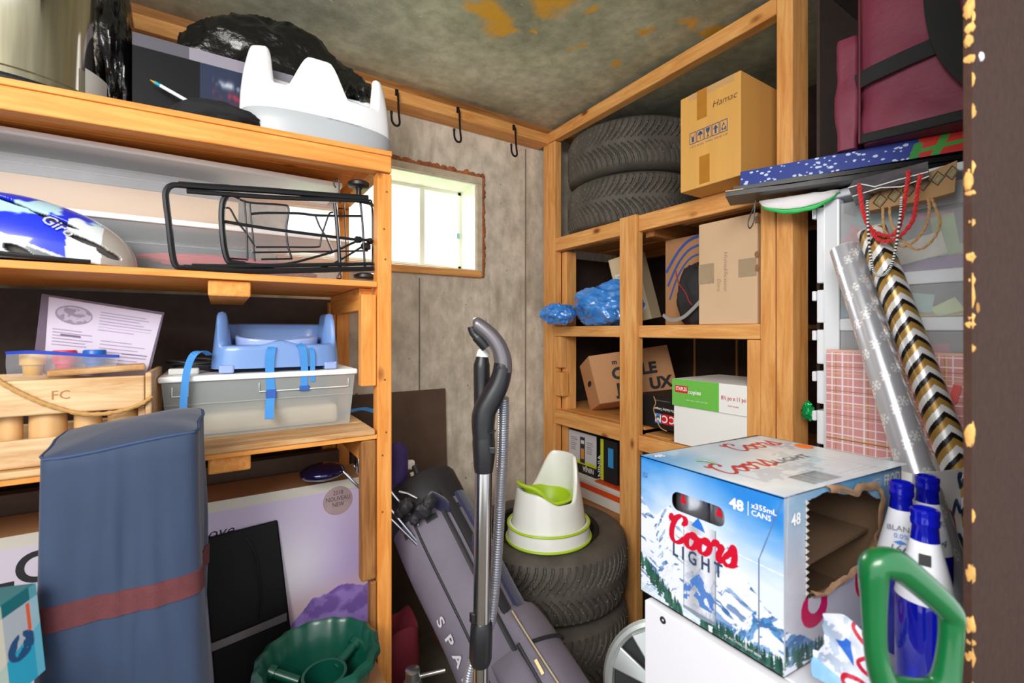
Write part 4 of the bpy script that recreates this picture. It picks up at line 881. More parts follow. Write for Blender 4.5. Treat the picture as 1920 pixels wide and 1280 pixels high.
roll('wrapping_paper_roll', 'gold, black and white chevron wrapping paper roll beside the partition', V3((1.212, .415, 1.452)), V3((1.186, .268, .964)), .0265, img.a, .752, colmat('satin_print', .28, .25))
# ---- pink plaid gift bag
gx = 1.268; ga = V3((gx, .527, .750)); pb = thing('gift_bag', 'pink plaid gift bag with gold and white lines standing behind the paper rolls', 'gift bag', (gx+.01, .39, .750))
cv = Cv(240, 330, 'd99a9c'); X, Y = cv.X, cv.Y
for i in range(13):
    x = .04+i*.077; cv.rect(x, 0, x+.010, 1, 'f2e4e6')
    if i % 3 == 0: cv.rect(x+.03, 0, x+.038, 1, 'b9904a')
    if i % 4 == 1: cv.rect(x+.045, 0, x+.049, 1, 'e8d08a')
for i in range(22):
    y = .03+i*.045; cv.rect(0, y, 1, y+.005, 'f2e4e6')
    if i % 3 == 1: cv.rect(0, y+.018, 1, y+.022, '9a7038')
    if i % 4 == 2: cv.rect(0, y+.028, 1, y+.031, 'e8d08a')
cv.rect(0, .985, 1, 1, 'e7b9a8')
face('printed_front', pb, ga, (0, -.285, 0), (0, 0, .434), cv, SAT, 0)
part(pb, 'bag_body', B(gx+.0006, .242, .750, gx+.022, .527, 1.184), pm('pink_paper', 'd99a9c', .5), .001)
RB = pm('coral_ribbon', 'e2615c', .35, sheen=.3)
q = [onX(x, y, gx-.008) for x, y in ((1645, 690), (1648, 715), (1655, 745), (1665, 775), (1678, 795), (1690, 802))]
part(pb, 'ribbon_handle', MB().band(smooth(q, 4), (0, -1, .2), .013, .0008), RB, label='coral ribbon handle'); q = [onX(x, y, gx-.008) for x, y in ((1795, 722), (1788, 745), (1775, 768), (1768, 780))]
part(pb, 'ribbon_handle', MB().band(smooth(q, 4), (0, -1, .2), .013, .0008), RB, label='coral ribbon handle')
# ---- drawer tower
TW = pm('tower_white', 'e9edf4', .35, coat=.2); TC = clear('drawer_clear', 'f2f6fa', .26, .15)
tx, ty0, ty1 = 1.300, .20, .548; tz = 1.582
tw = thing('drawer_tower', 'white plastic drawer tower with clear sides full of craft papers', 'drawers', (1.47, .37, 0))
levels = [0.02, .20, .38, .56, .74, .86, .945, 1.043, 1.140, 1.25, 1.345, 1.560]
fr_ = MB(); fr_.box(tx, ty1-.036, .0, tx+.30, ty1, tz-.02).box(tx, ty0, .0, tx+.30, ty0+.03, tz-.02)
part(tw, 'side_post', B(tx, ty1-.036, 0, tx+.03, ty1, tz-.021), TW, .004); part(tw, 'side_post', B(tx, ty0, 0, tx+.03, ty0+.036, tz-.021), TW, .004)
part(tw, 'side_post', B(tx+.28, ty1-.036, 0, tx+.31, ty1, tz-.021), TW, .004); part(tw, 'side_post', B(tx+.28, ty0, 0, tx+.31, ty0+.036, tz-.021), TW, .004)
part(tw, 'top_panel', MB().box(tx-.006, ty0-.004, tz-.020, tx+.316, ty1+.010, tz), TW, .005)
zl = [onX(1600, y, tx).z for y in (600, 507)]; lv = [.03, .26, .49, .72, .93, 1.035, 1.138, 1.245, 1.348, 1.562]
for i in range(len(lv)-1):
    a, b = lv[i], lv[i+1]
    part(tw, 'cross_rail', B(tx+.002, ty0+.0365, a-.015, tx+.308, ty1-.0365, a+.015), TW, .003)
    d = part(tw, 'drawer', MB().box(tx+.006, ty0+.038, a+.0155, tx+.0075, ty1-.038, b-.0155).box(tx+.30, ty0+.038, a+.0155, tx+.3015, ty1-.038, b-.0155).box(tx+.008, ty0+.038, a+.0155, tx+.298, ty1-.038, a+.0168), TC)
    # drawer front faces the back wall, with a stepped lip
    f1 = B(tx+.012, ty1+.001, a+.006, tx+.298, ty1+.020, b-.012); df_ = part(tw, 'drawer_front', f1, TW, .003)
    part(df_, 'drawer_lip', B(tx+.008, ty1+.0205, b-.040, tx+.302, ty1+.030, b-.014), TW, .003)
rnd = random.Random(12); cols = ['3fa7b5', 'd8e3e0', 'c23a50', '78b98a', 'e8c84e', 'f0f0ee', '2b7fc0', 'd76a9a', '8a4fa0', 'efe4c8', 'a4cfe0', 'c8a878']
kinds = [('paper_pad', 'pad'), ('craft_sheet', 'paper'), ('ribbon_spool', 'ribbon')]
for i in range(4, len(lv)-1):
    a, b = lv[i]+.018, lv[i+1]-.018; zz = a; k = 0
    while zz < a+(b-a)*(.62 if i < 6 else .22) and k < 4:
        hh = min(.008+.014*rnd.random() if i < 8 else .02+.02*rnd.random(), b-zz); y0 = ty0+.045+.09*rnd.random(); y1 = ty1-.045-.12*rnd.random(); c = cols[(i*4+k) % 12]
        o = build(MB().obox((tx+.012+.02*rnd.random(), y0, zz), (.22, .02*rnd.uniform(-1, 1), 0), (0, y1-y0, .0), (0, 0, hh-.001)), 'paper_pad', pm('paper_'+c, c, .5, var=.08, vs=20))
        nm_ = {'3fa7b5': 'teal', 'd8e3e0': 'pale grey', 'c23a50': 'crimson', '78b98a': 'green', 'e8c84e': 'yellow', 'f0f0ee': 'white', '2b7fc0': 'blue', 'd76a9a': 'pink', '8a4fa0': 'purple', 'efe4c8': 'cream', 'a4cfe0': 'light blue', 'c8a878': 'tan'}[c]
        lvl = {4: 'fifth drawer from the top', 5: 'fourth drawer from the top', 6: 'third drawer from the top', 7: 'second drawer from the top', 8: 'tall top drawer'}[i]
        tag(o, '%s craft paper stack inside the %s of the white tower' % (nm_, lvl), 'paper', 'craft papers in the drawer tower'); zz += hh; k += 1
CARD = [(8, 1592, 452, 60, 46, 40, 'b83048', 'crimson card leaning in the top tower drawer'), (8, 1650, 400, 90, 50, -15, '3f8f96', 'teal sheet leaning in the top tower drawer'), (8, 1710, 470, 110, 50, 12, 'e6dfd2', 'cream sheet leaning in the top tower drawer'),
        (8, 1772, 440, 40, 90, 8, '9cc07c', 'green card leaning in the top tower drawer'), (8, 1745, 405, 80, 14, -8, 'c2508c', 'narrow magenta strip in the top tower drawer'), (7, 1600, 575, 70, 30, 25, '1f8fae', 'bright teal card in the second tower drawer'), (7, 1700, 565, 90, 40, -10, 'a8d2cf', 'pale aqua card in the second tower drawer'),
        (7, 1775, 580, 50, 34, 30, 'd9e8a0', 'lime card in the second tower drawer'), (6, 1720, 668, 110, 50, 6, 'b53a58', 'raspberry sheet in the third tower drawer'), (6, 1610, 672, 70, 30, -5, 'bfe0d8', 'mint sheet in the third tower drawer')]
for k, (lv_, px, py, w_, h_, ang, c_, lab) in enumerate(CARD):
    xk = tx+.0100+.0012*k if lv_ == 8 else tx+.0100+.0012*(k % 4); c = onX(px, py, xk); s_ = H and c.x/ray(px)[0]/F; ca, sa = math.cos(math.radians(ang)), math.sin(math.radians(ang)); hw, hh = w_*s_*.42, h_*s_*.42
    pts = [V3((xk, c.y-(a_*ca-b_*sa), c.z+(a_*sa+b_*ca))) for a_, b_ in ((-hw, -hh), (hw, -hh), (hw, hh), (-hw, hh))]
    lo_, hi_ = lv[lv_]+.017, lv[lv_+1]-.017; pts = [V3((p_.x, min(max(p_.y, ty0+.04), ty1-.04), min(max(p_.z, lo_), hi_))) for p_ in pts]
    tag(build(MB().prism(pts, (.0008, 0, 0)), 'craft_card', pm('card_'+c_, c_, .5, var=.15, vs=30)), lab, 'card')
p = onX(1495, 770, 1.32); tag(build(MB().blob((1.335, .598, p.z), (.012, .016, .022), 12, .5, 4, 3, ridged=True), 'green_foil_bow', pm('green_foil', '1fb060', .2, .6)), 'shiny green foil bow caught on the left side of the tower', 'bow')
# ---- things on the tower
wz = tz+.001
def pile(px0, py0, z, px1, py1, wd, th, z1=None):
    """slab whose front edge runs between two points seen in the photo at height z"""
    d0 = (z-H)*F/(620-py0); a = atd(px0, py0, d0); d1 = ((z1 or z)-H)*F/(620-py1); b = atd(px1, py1, d1); a.z = z; b.z = z1 or z; u = b-a; w_ = V3((-u.y, u.x, 0)).normalized()*wd
    if w_.x < 0: w_ = -w_
    return a, u, w_
# blue wrapped present
a, u, w_ = V3((1.186, .700, 1.6175)), V3((.165, -.42, 0)), V3((.0825, .036, 0))
bx = thing('wrapped_present', 'long flat present wrapped in blue paper with white snow dots', 'present', tuple(a+u/2+w_/2))
cv = Cv(420, 60, '12308c'); rs = np.random.RandomState(9)
for k in range(70): cv.disk(rs.rand()*.8, rs.rand(), (.03+.05*rs.rand()**2), 'c8d6f4')
cv.rect(.80, 0, 1, 1, 'c8281e'); cv.line(.86, 0, .90, 1, .22, '3f9a3a'); cv.line(.80, .35, 1, .55, .2, '3f9a3a'); cv.line(.78, 0, .80, .7, .25, '2f8f3a')
cv2 = Cv(420, 60, '12308c')
for k in range(45): cv2.disk(rs.rand()*.85, rs.rand(), .05+.05*rs.rand(), 'c8d6f4')
BL = pm('blue_wrap', '1c3c9a', .3, coat=.3)
part(bx, 'box', MB().obox(a+V3((0, 0, .0008))-w_.normalized()*-.001, u, w_, (0, 0, .040)), BL)
face('wrap_front', bx, a, u, (0, 0, .042), cv, colmat('wrap_print', .5, spec=.3), .0004); face('wrap_top', bx, a+V3((0, 0, .0415)), u, w_, cv2, colmat('wrap_print'), .0006)
# two black glossy gift bags lying flat below it, mouths toward the room
GB = pm('gloss_black', '070607', .35, coat=.0, spec=.3, bump=.25, bs=14, dist=.004)
for k, (z0, sh, lb) in enumerate(((1.584, -.030, 'flat black glossy gift bag lying on the tower, lower one'), (1.6005, -.012, 'flat black glossy gift bag directly under the blue present'))):
    a = V3((1.125+.02*k, .705-.01*k, z0)); u = V3((.215, -.42, 0)); w_ = V3((.095, .045, 0)); t = thing('black_gift_bag', lb, 'gift bag', tuple(a+u/2+w_/2), 'folded black gift bags')
    P = []
    for i in range(25):
        e = i/24; row = []
        for j in range(9):
            g = j/8; row.append(a+u*e+w_*g+V3((0, 0, .009+.005*(noise.noise(V3((e*5, g*3, k*9)))*.5+.5))))
        P.append(row)
    Q = [[p-V3((0, 0, max(.003, p.z-z0-.0006))) for p in r_] for r_ in P]; m = MB(); ring = []
    for i in range(25): ring.append(P[i]+Q[i][::-1])
    m.grid(ring, False, True, sm=True); n_ = 18; m.f += [tuple(range(n_)), tuple(range(24*n_, 25*n_))[::-1]]; m.s += [False, False]; part(t, 'bag_body', m, GB)
    if k == 0:
        g = smooth([onX(x, y, 1.14) for x, y in ((1417, 376), (1412, 392), (1405, 408), (1402, 420), (1406, 428), (1412, 418), (1414, 404), (1416, 380))], 5); part(t, 'cord_handle', MB().tube(g, .0016, 8), BK, label='thin black cord loop hanging down')
        part(t, 'foil_edge', MB().obox(a+V3((0, 0, .012))-w_*.03, u*.09, w_*.5, (0, 0, .003)), pm('tan_fold', 'b79a78', .5))
# white plastic bag with green border hanging over the left end of the tower
P = []
for i in range(26):
    e = i/25; row = []
    for j in range(12):
        g = j/11; x = 1.215+.11*e*.6+.045*g*.2; y = .665-.16*e; z = 1.578-.006*g-.038*g*(math.sin(math.pi*min(1, e*1.05))**.5)+.002*noise.noise(V3((e*8, g*5, 1)))
        row.append(V3((x, y, z)))
    P.append(row)
pw = thing('plastic_bag', 'white plastic bag with bright green border poking out under the black gift bags', 'bag', (1.26, .58, 1.535))
m = MB(); m.grid([r_[:9] for r_ in P]); o = part(pw, 'bag_film', m, pm('bag_white', 'ece8ea', .4)); s_ = o.modifiers.new('s', 'SOLIDIFY'); s_.thickness = .003
m = MB(); m.grid([r_[8:] for r_ in P]); o = part(pw, 'green_border', m, pm('bag_green', '12b84c', .4)); s_ = o.modifiers.new('s', 'SOLIDIFY'); s_.thickness = .003
# silver and kraft gift bags whose handles hang down
sb = thing('silver_gift_bag', 'small silvery glossy gift bag with red rope handles hanging down', 'gift bag', tuple(onX(1650, 340, 1.20)))
fx = 1.20; Q = [onX(x, y, fx) for x, y in ((1590, 352), (1600, 338), (1740, 302), (1742, 330), (1598, 368))]
part(sb, 'bag_body', MB().prism(Q, (.10, .03, .0)), pm('silver_gloss', '77747c', .15, .6, bump=.4, bs=25, dist=.004), .001)
for q in (((1590, 352), (1615, 345), (1640, 350), (1680, 338), (1740, 322)), ((1598, 368), (1650, 352), (1690, 350), (1742, 330))): part(sb, 'folded_edge', MB().band([onX(x, y, fx-.002) for x, y in q], (0, 0, 1), .002, .001), WHITE)
RR = pm('red_rope', 'd6161c', .7, bump=.6, bs=300, sheen=.3)
def rope(parent, pts, X_, r, mat, name='rope_handle', twist=26, label=None):
    q = smooth([onX(x, y, X_+dx) for x, y, dx in [(p if len(p) == 3 else (*p, 0)) for p in pts]], 8); m = MB()
    for s in (0, math.pi):
        o = []
        for i, p in enumerate(q):
            t = (q[min(i+1, len(q)-1)]-q[max(i-1, 0)]).normalized(); a_ = t.cross(V3((1, 0, 0))).normalized(); b_ = t.cross(a_); an = s+i*2*math.pi*twist/len(q); o.append(p+(a_*math.cos(an)+b_*math.sin(an))*r*.55)
        m.tube(o, r*.62, 7)
    return part(parent, name, m, mat, label=label)
rope(sb, [(1610, 345), (1614, 380), (1622, 410), (1636, 432), (1660, 442), (1680, 436), (1690, 410), (1697, 370), (1703, 330), (1702, 322)], 1.178, .0042, RR, label='twisted red rope handle')
rope(sb, [(1612, 350), (1618, 395), (1626, 420), (1645, 448), (1665, 452), (1690, 440), (1710, 415), (1716, 390), (1722, 345), (1726, 328)], 1.172, .0042, RR, label='twisted red rope handle')
kb = thing('kraft_gift_bag', 'brown kraft gift bag printed with dark diamonds, paper cord handles hanging', 'gift bag', tuple(onX(1710, 370, 1.235)))
Q = [onX(x, y, 1.235) for x, y in ((1622, 382), (1640, 365), (1795, 300), (1790, 360), (1735, 375), (1630, 395))]
part(kb, 'bag_body', MB().prism(Q, (.04, .012, 0)), pm('kraft_bag', 'b08a5c', .7), .001)
m = MB(); mg = MB()
for i in range(6):
    c = (1650+i*27, 377-i*10.5)
    for k, mm in ((1.0, m), (.55, mg)):
        pts = [onX(c[0]+dx*k, c[1]+dy*k, 1.2335) for dx, dy in ((-13, 3), (0, -14), (13, -4), (0, 12), (-13, 3))]; mm.band(pts, (1, 0, 0), .0015, .0022)
part(kb, 'diamond_print', m, pm('diamond_dark', '4a3c34', .6)); part(kb, 'diamond_print', mg, pm('diamond_green', '7f9a7c', .6))
KC = pm('paper_cord', 'c49a66', .7, bump=.4, bs=400)
rope(kb, [(1655, 388), (1656, 420), (1664, 445), (1690, 462), (1715, 452), (1735, 425), (1742, 395), (1740, 372)], 1.195, .0028, KC, twist=40, label='tan paper cord handle'); rope(kb, [(1668, 388), (1669, 410), (1682, 440), (1712, 466), (1735, 462), (1755, 440), (1762, 415), (1752, 385), (1746, 372)], 1.188, .0028, KC, twist=40, label='tan paper cord handle')
q = smooth([onX(x, y, 1.165) for x, y in ((1626, 375), (1627, 420), (1632, 480), (1640, 512), (1655, 516), (1670, 500), (1680, 460), (1688, 400), (1690, 370))], 8); m = MB(); m2 = MB()
L = 0
for i in range(len(q)-1):
    for k in range(2): (m if (2*i+k) % 2 else m2).blob(q[i].lerp(q[i+1], k/2), (.0026, .0026, .0026), 5, 0)
cl = thing('beaded_cord', 'black and white beaded cord loop hanging between the red ropes', 'cord', tuple(q[0])); part(cl, 'bead', m, WHITE)['kind'] = 'stuff'; part(cl, 'bead', m2, BK)['kind'] = 'stuff'
# ---- maroon bag
MR = pm('maroon_nylon', '7f3048', .6, bump=.5, bs=25, var=.12, vs=6, dist=.006); WB = pm('webbing', '1c1c1f', .75, bump=.5, bs=500)
mz = 1.661; mg_ = thing('travel_bag', 'maroon nylon bag with wide black straps on top of the blue present', 'bag', (1.36, .33, mz))
fp0 = V3((1.247, .455, mz)); fu = V3((.058, -.28, 0)); fw = V3((.17, .035, 0)); hgt = .40
def soft(O, u, w_, h, name, mat, parent, bulge=.012, seed=0, n=20, lean=(0, 0)):
    u, w_ = V3(u), V3(w_); m = MB(); rows = []
    C_ = V3(O)+u/2+w_/2
    for i in range(n+1):
        z = h*i/n; e = 1-.06*(abs(2*i/n-1))**6; row = []
        for k in range(64):
            a = 2*math.pi*k/64; ca, sa = math.cos(a), math.sin(a); q = (abs(ca)**7+abs(sa)**7)**(-1/7)
            p = C_+u*.5*ca*q*e+w_*.5*sa*q*e+V3((lean[0]*i/n, lean[1]*i/n, z)); nrm = (u.normalized()*ca+w_.normalized()*sa)
            row.append(p+nrm*bulge*(noise.noise(p*11+V3((seed, 0, 0)))+.4*noise.noise(p*26)))
        rows.append(row)
    m.grid(rows, False, True); k = len(m.v)
    m.f += [tuple(range(64))[::-1], tuple(range(k-64, k))]; m.s += [False, False]
    o = part(parent, name, m, mat)
    cr_ = sum((V3(m.v[i]) for i in range(0, 64)), V3())/64
    return o
o = soft(fp0, fu, fw, hgt, 'bag_body', MR, mg_, .010, 1); 
soft(fp0-fu*.16+fw*.03, fu*.17, fw*.85, hgt*.66, 'side_pocket', MR, mg_, .008, 4)
part(mg_, 'bottom_trim', MB().obox(fp0+fu*.02-fw*.03, fu*.96, fw*.05, (0, 0, .022)), WB, .003)
fn = -fw.normalized()
def onb(u, v, e=.008): return fp0+fu*u+V3((0, 0, hgt*v))+fn*e
part(mg_, 'strap', MB().band([onb(.0, .36, .004), onb(.1, .375, .011), onb(.3, .40, .012), onb(.5, .42, .012), onb(.8, .44, .012), onb(1, .45, .006)], (0, 0, 1), .036, .003), WB)
part(mg_, 'strap', MB().band(smooth([onb(.46, .98, .012), onb(.49, .75, .018), onb(.51, .55, .02), onb(.57, .36, .022), onb(.70, .18, .024), onb(.84, .06, .02), onb(.93, .03, .02)], 4), fu, .052, .003), WB)
part(mg_, 'piping', MB().tube([onb(.02, v/10, .006) for v in range(0, 11)], .003, 8), pm('maroon_piping', '5c1c30', .6)); part(mg_, 'zipper', MB().tube([onb(.0, 1.0, .0), onb(.3, 1.03, .0), onb(.9, 1.05, .0)], .008, 8), WB)
# ---- shovel with a green D grip close to the camera
GP = pm('green_plastic', '07602f', .3, coat=.4, var=.04); sc = V3((.600, .1815, .93)); sx = V3((cf*.96, -sf*.96, -.0)).normalized(); sz = V3((-.06, 0, 1)).normalized()
sh = thing('snow_shovel', 'green plastic D-shaped grip of a shovel in the right foreground', 'shovel', (.60, .18, 0))
O_ = [(1640, 1062), (1668, 1055), (1700, 1072), (1775, 1140), (1783, 1175), (1778, 1240), (1768, 1285), (1742, 1302), (1700, 1300), (1665, 1290), (1648, 1250), (1640, 1200), (1638, 1120)]
pts = smooth([atd(x, y, .455+.0*(x-1700)) for x, y in O_], 5, closed=True)
rr_ = [.0125+.0025*math.sin(i/len(pts)*2*math.pi*2+.5) for i in range(len(pts))]
part(sh, 'grip', MB().tube(pts, rr_, 18, True), GP)
bt = atd(1712, 1300, .455); part(sh, 'socket', MB().tube([bt, bt-V3((0, 0, .05)), bt-V3((0, 0, .12))], [.019, .017, .015], 20), GP); part(sh, 'shaft', MB().tube([bt-V3((0, 0, .11)), V3((bt.x, bt.y, .25))], .012, 16), pm('ash_shaft', 'c9a878', .5)); 
part(sh, 'blade', MB().grid([[V3((bt.x-.12+.06*i, bt.y-.02+.012*(i-2)**2*.5-.04*(j/6), .27-.044*j)) for i in range(5)] for j in range(7)]), GP); sh.children[-1].modifiers.new('s', 'SOLIDIFY').thickness = .004
# ================================================================ CONTENTS OF THE RIGHT RACK
KB = pm('kraft_box', 'd8a253', .75, bump=.1, bs=300, var=.05, vs=5, stretch=(1, 6, .3)); KB2 = pm('kraft_pale', 'cfae8c', .75, bump=.1, bs=300, var=.05, vs=5); KB3 = pm('kraft_brown', 'b5855a', .75, bump=.1, bs=300, var=.06, vs=5)
TAPE = pm('brown_tape', 'b5782c', .25, coat=.4, var=.06, vs=30); TAPC = clear('clear_tape', 'efdcb8', .22, .15)
HB = pm('ink_blue', '2a4a7c', .6)
YV, ZV = V3((0, -1, 0)), V3((0, 0, 1))           # right and up on faces that look toward -X
# hammock box
hx0, hy0, hy1, hz0, hz1 = 1.215, .912, .716, 1.661, 1.952
hm = thing('cardboard_box', 'yellow-brown cardboard box with handling symbols on the top rack shelf', 'box', (1.36, .81, hz0))
part(hm, 'box_body', B(hx0, hy1, hz0, 1.50, hy0, hz1), KB, .002)
hp = lambda u, v, e=.0: V3((hx0-e, hy0+(hy1-hy0)*u, hz0+(hz1-hz0)*v))
part(hm, 'tape_strip', MB().obox(hp(.30, .70), (0, -.033, 0), (0, 0, .0875), (-.0006, 0, 0)), TAPE); part(hm, 'tape_strip', MB().obox(hp(.34, .03), (0, -.034, 0), (0, 0, .083), (-.0006, 0, 0)), TAPE)
part(hm, 'tape_strip', MB().obox(hp(.30, .999), (0, -.033, 0), (.28, 0, 0), (0, 0, .0007)), TAPE); part(hm, 'tape_strip', MB().obox(hp(.16, .93), (0, -.145, 0), (0, 0, .02), (-.0005, 0, 0)), TAPC)
text(hm, 'handwriting', 'Hamac', hp(.75, .76, .0012), YV, ZV, .019, INK, shear=.25, bold=-.02, ext=0)
sym = MB()
for k in range(5):
    u0 = .17+k*.128
    for (a, b, c, d) in ((0, 0, .118, .006), (0, .094, .118, .006), (0, 0, .008, .1), (.110, 0, .008, .1)): sym.obox(hp(u0+a, .475+b*1.2, .0002), (0, -c*.196, 0), (0, 0, d*.29*1.15), (-.0004, 0, 0))
part(hm, 'symbol_frame', sym, HB)['kind'] = 'stuff'
def glyph(pts, k, name='handling_symbol'): part(hm, name, MB().prism([hp(.17+k*.128+.010+x*.098, .485+y*.10, .0002) for x, y in pts], (-.0004, 0, 0)), HB)
glyph([(.15, .9), (.3, .5), (.3, .1), (.7, .1), (.7, .5), (.85, .9), (.6, .55), (.5, .7), (.4, .55)], 0); glyph([(.05, .55), (.25, .85), (.5, .95), (.75, .85), (.95, .55), (.55, .55), (.55, .1), (.45, .1), (.45, .55)], 1)
glyph([(.15, .95), (.85, .95), (.75, .6), (.56, .45), (.56, .2), (.75, .08), (.25, .08), (.44, .2), (.44, .45), (.25, .6)], 2); glyph([(.5, .95), (.9, .55), (.65, .55), (.65, .1), (.35, .1), (.35, .55), (.1, .55)], 3)
glyph([(.5, .9), (.7, .6), (.55, .62), (.5, .7), (.38, .5), (.25, .55)], 4); glyph([(.2, .45), (.35, .45), (.3, .3), (.45, .28), (.45, .12), (.15, .12)], 4); glyph([(.6, .3), (.6, .1), (.85, .12), (.92, .3), (.75, .5), (.68, .42), (.75, .3)], 4)
text(hm, 'small_print', '19.5 KGS THIS SIDE UP', hp(.49, .435, .0004), YV, ZV, .0052, HB, ext=0, width=.122)
# blue bag
BB = pm('blue_poly', '3c92ee', .10, trans=.2, coat=.9, bump=.9, bs=26, var=.2, vs=12, dist=.012, detail=8)
bb = thing('plastic_bag', 'crumpled shiny blue plastic bag spilling over the rack edge', 'bag', (1.36, 1.42, 1.251))
part(bb, 'bag_body', MB().blob((1.375, 1.40, 1.337), (.100, .160, .098), 64, .26, 2.6, 3, flat=-.085, ridged=True), BB)
part(bb, 'bag_neck', MB().blob((1.225, 1.535, 1.302), (.065, .075, .046), 40, .25, 3, 8, ridged=True, rot=.3), BB)
# leaning cream box edge
lb = thing('document_box', 'cream cardboard sleeve with printed paper leaning behind the middle post', 'box', (1.52, 1.40, 1.251))
P0 = V3((1.50, 1.515, 1.552)); e1 = V3((.02, -.14, .024)); e2 = V3((.01, -.085, -.295)); part(lb, 'box_body', MB().obox(P0, e1, e2, (.10, .03, .01)), pm('cream_board', 'ddc9a4', .7, var=.05, vs=9), .002)
cv = Cv(60, 120, 'e8ebf0'); cv.lines(.1, .1, .9, .95, 16, '9aa6c0', .4); cv.rect(.15, .05, .6, .3, '6f8fd0'); nlb = e1.cross(e2).normalized(); face('paper_label', lb, P0+e2*.85+e1*.12, e1*.8, -e2*.6, cv, colmat('paper_print', .6), .001)
# brown box with blue arcs
rb = thing('cardboard_box', 'brown box with blue printed arcs behind the middle post of the rack', 'box', (1.6, 1.05, 1.251))
part(rb, 'box_body', B(1.46, .90, 1.2505, 1.74, 1.165, 1.58), KB3, .002); mb = MB()
for k in range(3):
    q = smooth([(.02+.03*k, .62-.16*k), (.25, .86-.13*k), (.5, .97-.10*k), (.95, .98-.12*k)], 6); w_ = [(V3((1.459, 1.165-.265*p.x, 1.2505+.33*p.y))) for p in q]
    part(rb, 'printed_arc', MB().band(w_, (0, .5, 1), .011-.002*k, .0008), pm('arc_blue', '3c5aa8', .6))
text(rb, 'lettering', 'RO', V3((1.4594, 1.04, 1.375)), YV, ZV, .017, pm('faded_blue', '6d7fa8', .6), ext=0); text(rb, 'lettering', 'sentials', V3((1.4594, 1.07, 1.33)), YV, ZV, .007, pm('faded_grey', 'a0a0a8', .6), ext=0)
bp = thing('backpack', 'black backpack with a dark red cord leaning between two boxes', 'backpack', (1.39, .985, 1.251))
part(bp, 'bag_body', MB().blob((1.40, .985, 1.35), (.055, .068, .115), 30, .10, 3, 5, flat=-.098), pm('backpack_black', '1b1a1d', .75, bump=.4, bs=200))
part(bp, 'cord', MB().tube(smooth([onX(x, y, 1.337) for x, y in ((1267, 508), (1272, 530), (1285, 548), (1292, 565), (1298, 572))], 5), .0022, 8), pm('cord_red', '8a1c24', .6)); part(bp, 'front_strap', MB().band(smooth([onX(x, y, 1.332) for x, y in ((1243, 590), (1258, 600), (1280, 595), (1300, 578), (1312, 565))], 5), (0, 0, 1), .012, .002), pm('strap_grey', '8d8a88', .6))
# humidifier box
qx = 1.328; hu = thing('cardboard_box', 'pale cardboard box with handwriting on the middle shelf next to the right studs', 'box', (1.45, .83, 1.251))
part(hu, 'box_body', B(qx, .732, 1.2505, 1.58, .926, 1.578), KB2, .002); qp = lambda u, v, e=.0008: V3((qx-e, .926-.194*u, 1.2505+.3275*v))
text(hu, 'handwriting', 'Humidificateur', qp(.46, .50), -ZV, YV*-1*-1, .0125, pm('pencil', '7c6454', .7), shear=.2, bold=-.02, ext=0, width=.125); text(hu, 'handwriting', 'Doro', qp(.34, .38), -ZV, YV, .0125, pm('pencil', '7c6454', .7), shear=.2, bold=-.02, ext=0)
part(hu, 'tape_strip', MB().obox(qp(0, .40, 0), YV*.055, ZV*.065, (-.0006, 0, 0)), TAPC); part(hu, 'tape_strip', MB().obox(qp(.70, .43, 0), YV*.056, ZV*.055, (-.0006, 0, 0)), TAPC)
mb = MB()
for v in (.93, .62, .50): mb.blob(qp(.99, v, 0), (.002, .006, .010), 6, .5, 3, v*9)
part(hu, 'torn_edge', mb, pm('torn_brown', '8a6444', .9))
# moving box, tipped
P0 = V3((1.345, 1.478, 1.121)); e1 = V3((.275, -.195, .050)); e2 = V3((.030, -.040, -.205)); e3 = V3((.060, .125, -.055))
mv_ = thing('moving_box', 'tipped brown moving box with black lettering and a hand hole', 'box', (1.5, 1.45, .868))
part(mv_, 'box_body', MB().obox(P0, e1, e2, e3), pm('moving_kraft', 'c08c60', .75, bump=.1, bs=300, var=.05, vs=6), .003)
nm = e2.cross(e1).normalized(); nm = -nm if nm.y > 0 else nm; ff = lambda u, v: P0+e1*u+e2*v+nm*.001
for s_, u, v, h in (('m', .30, .24, .020), ('C', .30, .54, .046), ('LE', .70, .52, .046), ('JE', .32, .86, .046), ('UX', .80, .84, .046)): text(mv_, 'lettering', s_, ff(u, v), e1, -e2, h, INK, bold=.07, ext=0)
n2 = e2.cross(e3).normalized(); n2 = -n2 if n2.x > 0 else n2; c_ = P0+e2*.5+e3*.45+n2*.0006; part(mv_.children[0], 'hand_hole', MB().prism([c_+e3.normalized()*.026*math.cos(a)+e2.normalized()*.012*math.sin(a)*-1 for a in [2*math.pi*k/20 for k in range(20)]], n2*.0005), pm('hole_black', '140f0c', .9))
e = .868-min(p[2] for p in [tuple(mv_.children[0].matrix_world @ v.co) for v in mv_.children[0].data.vertices]) if False else 0
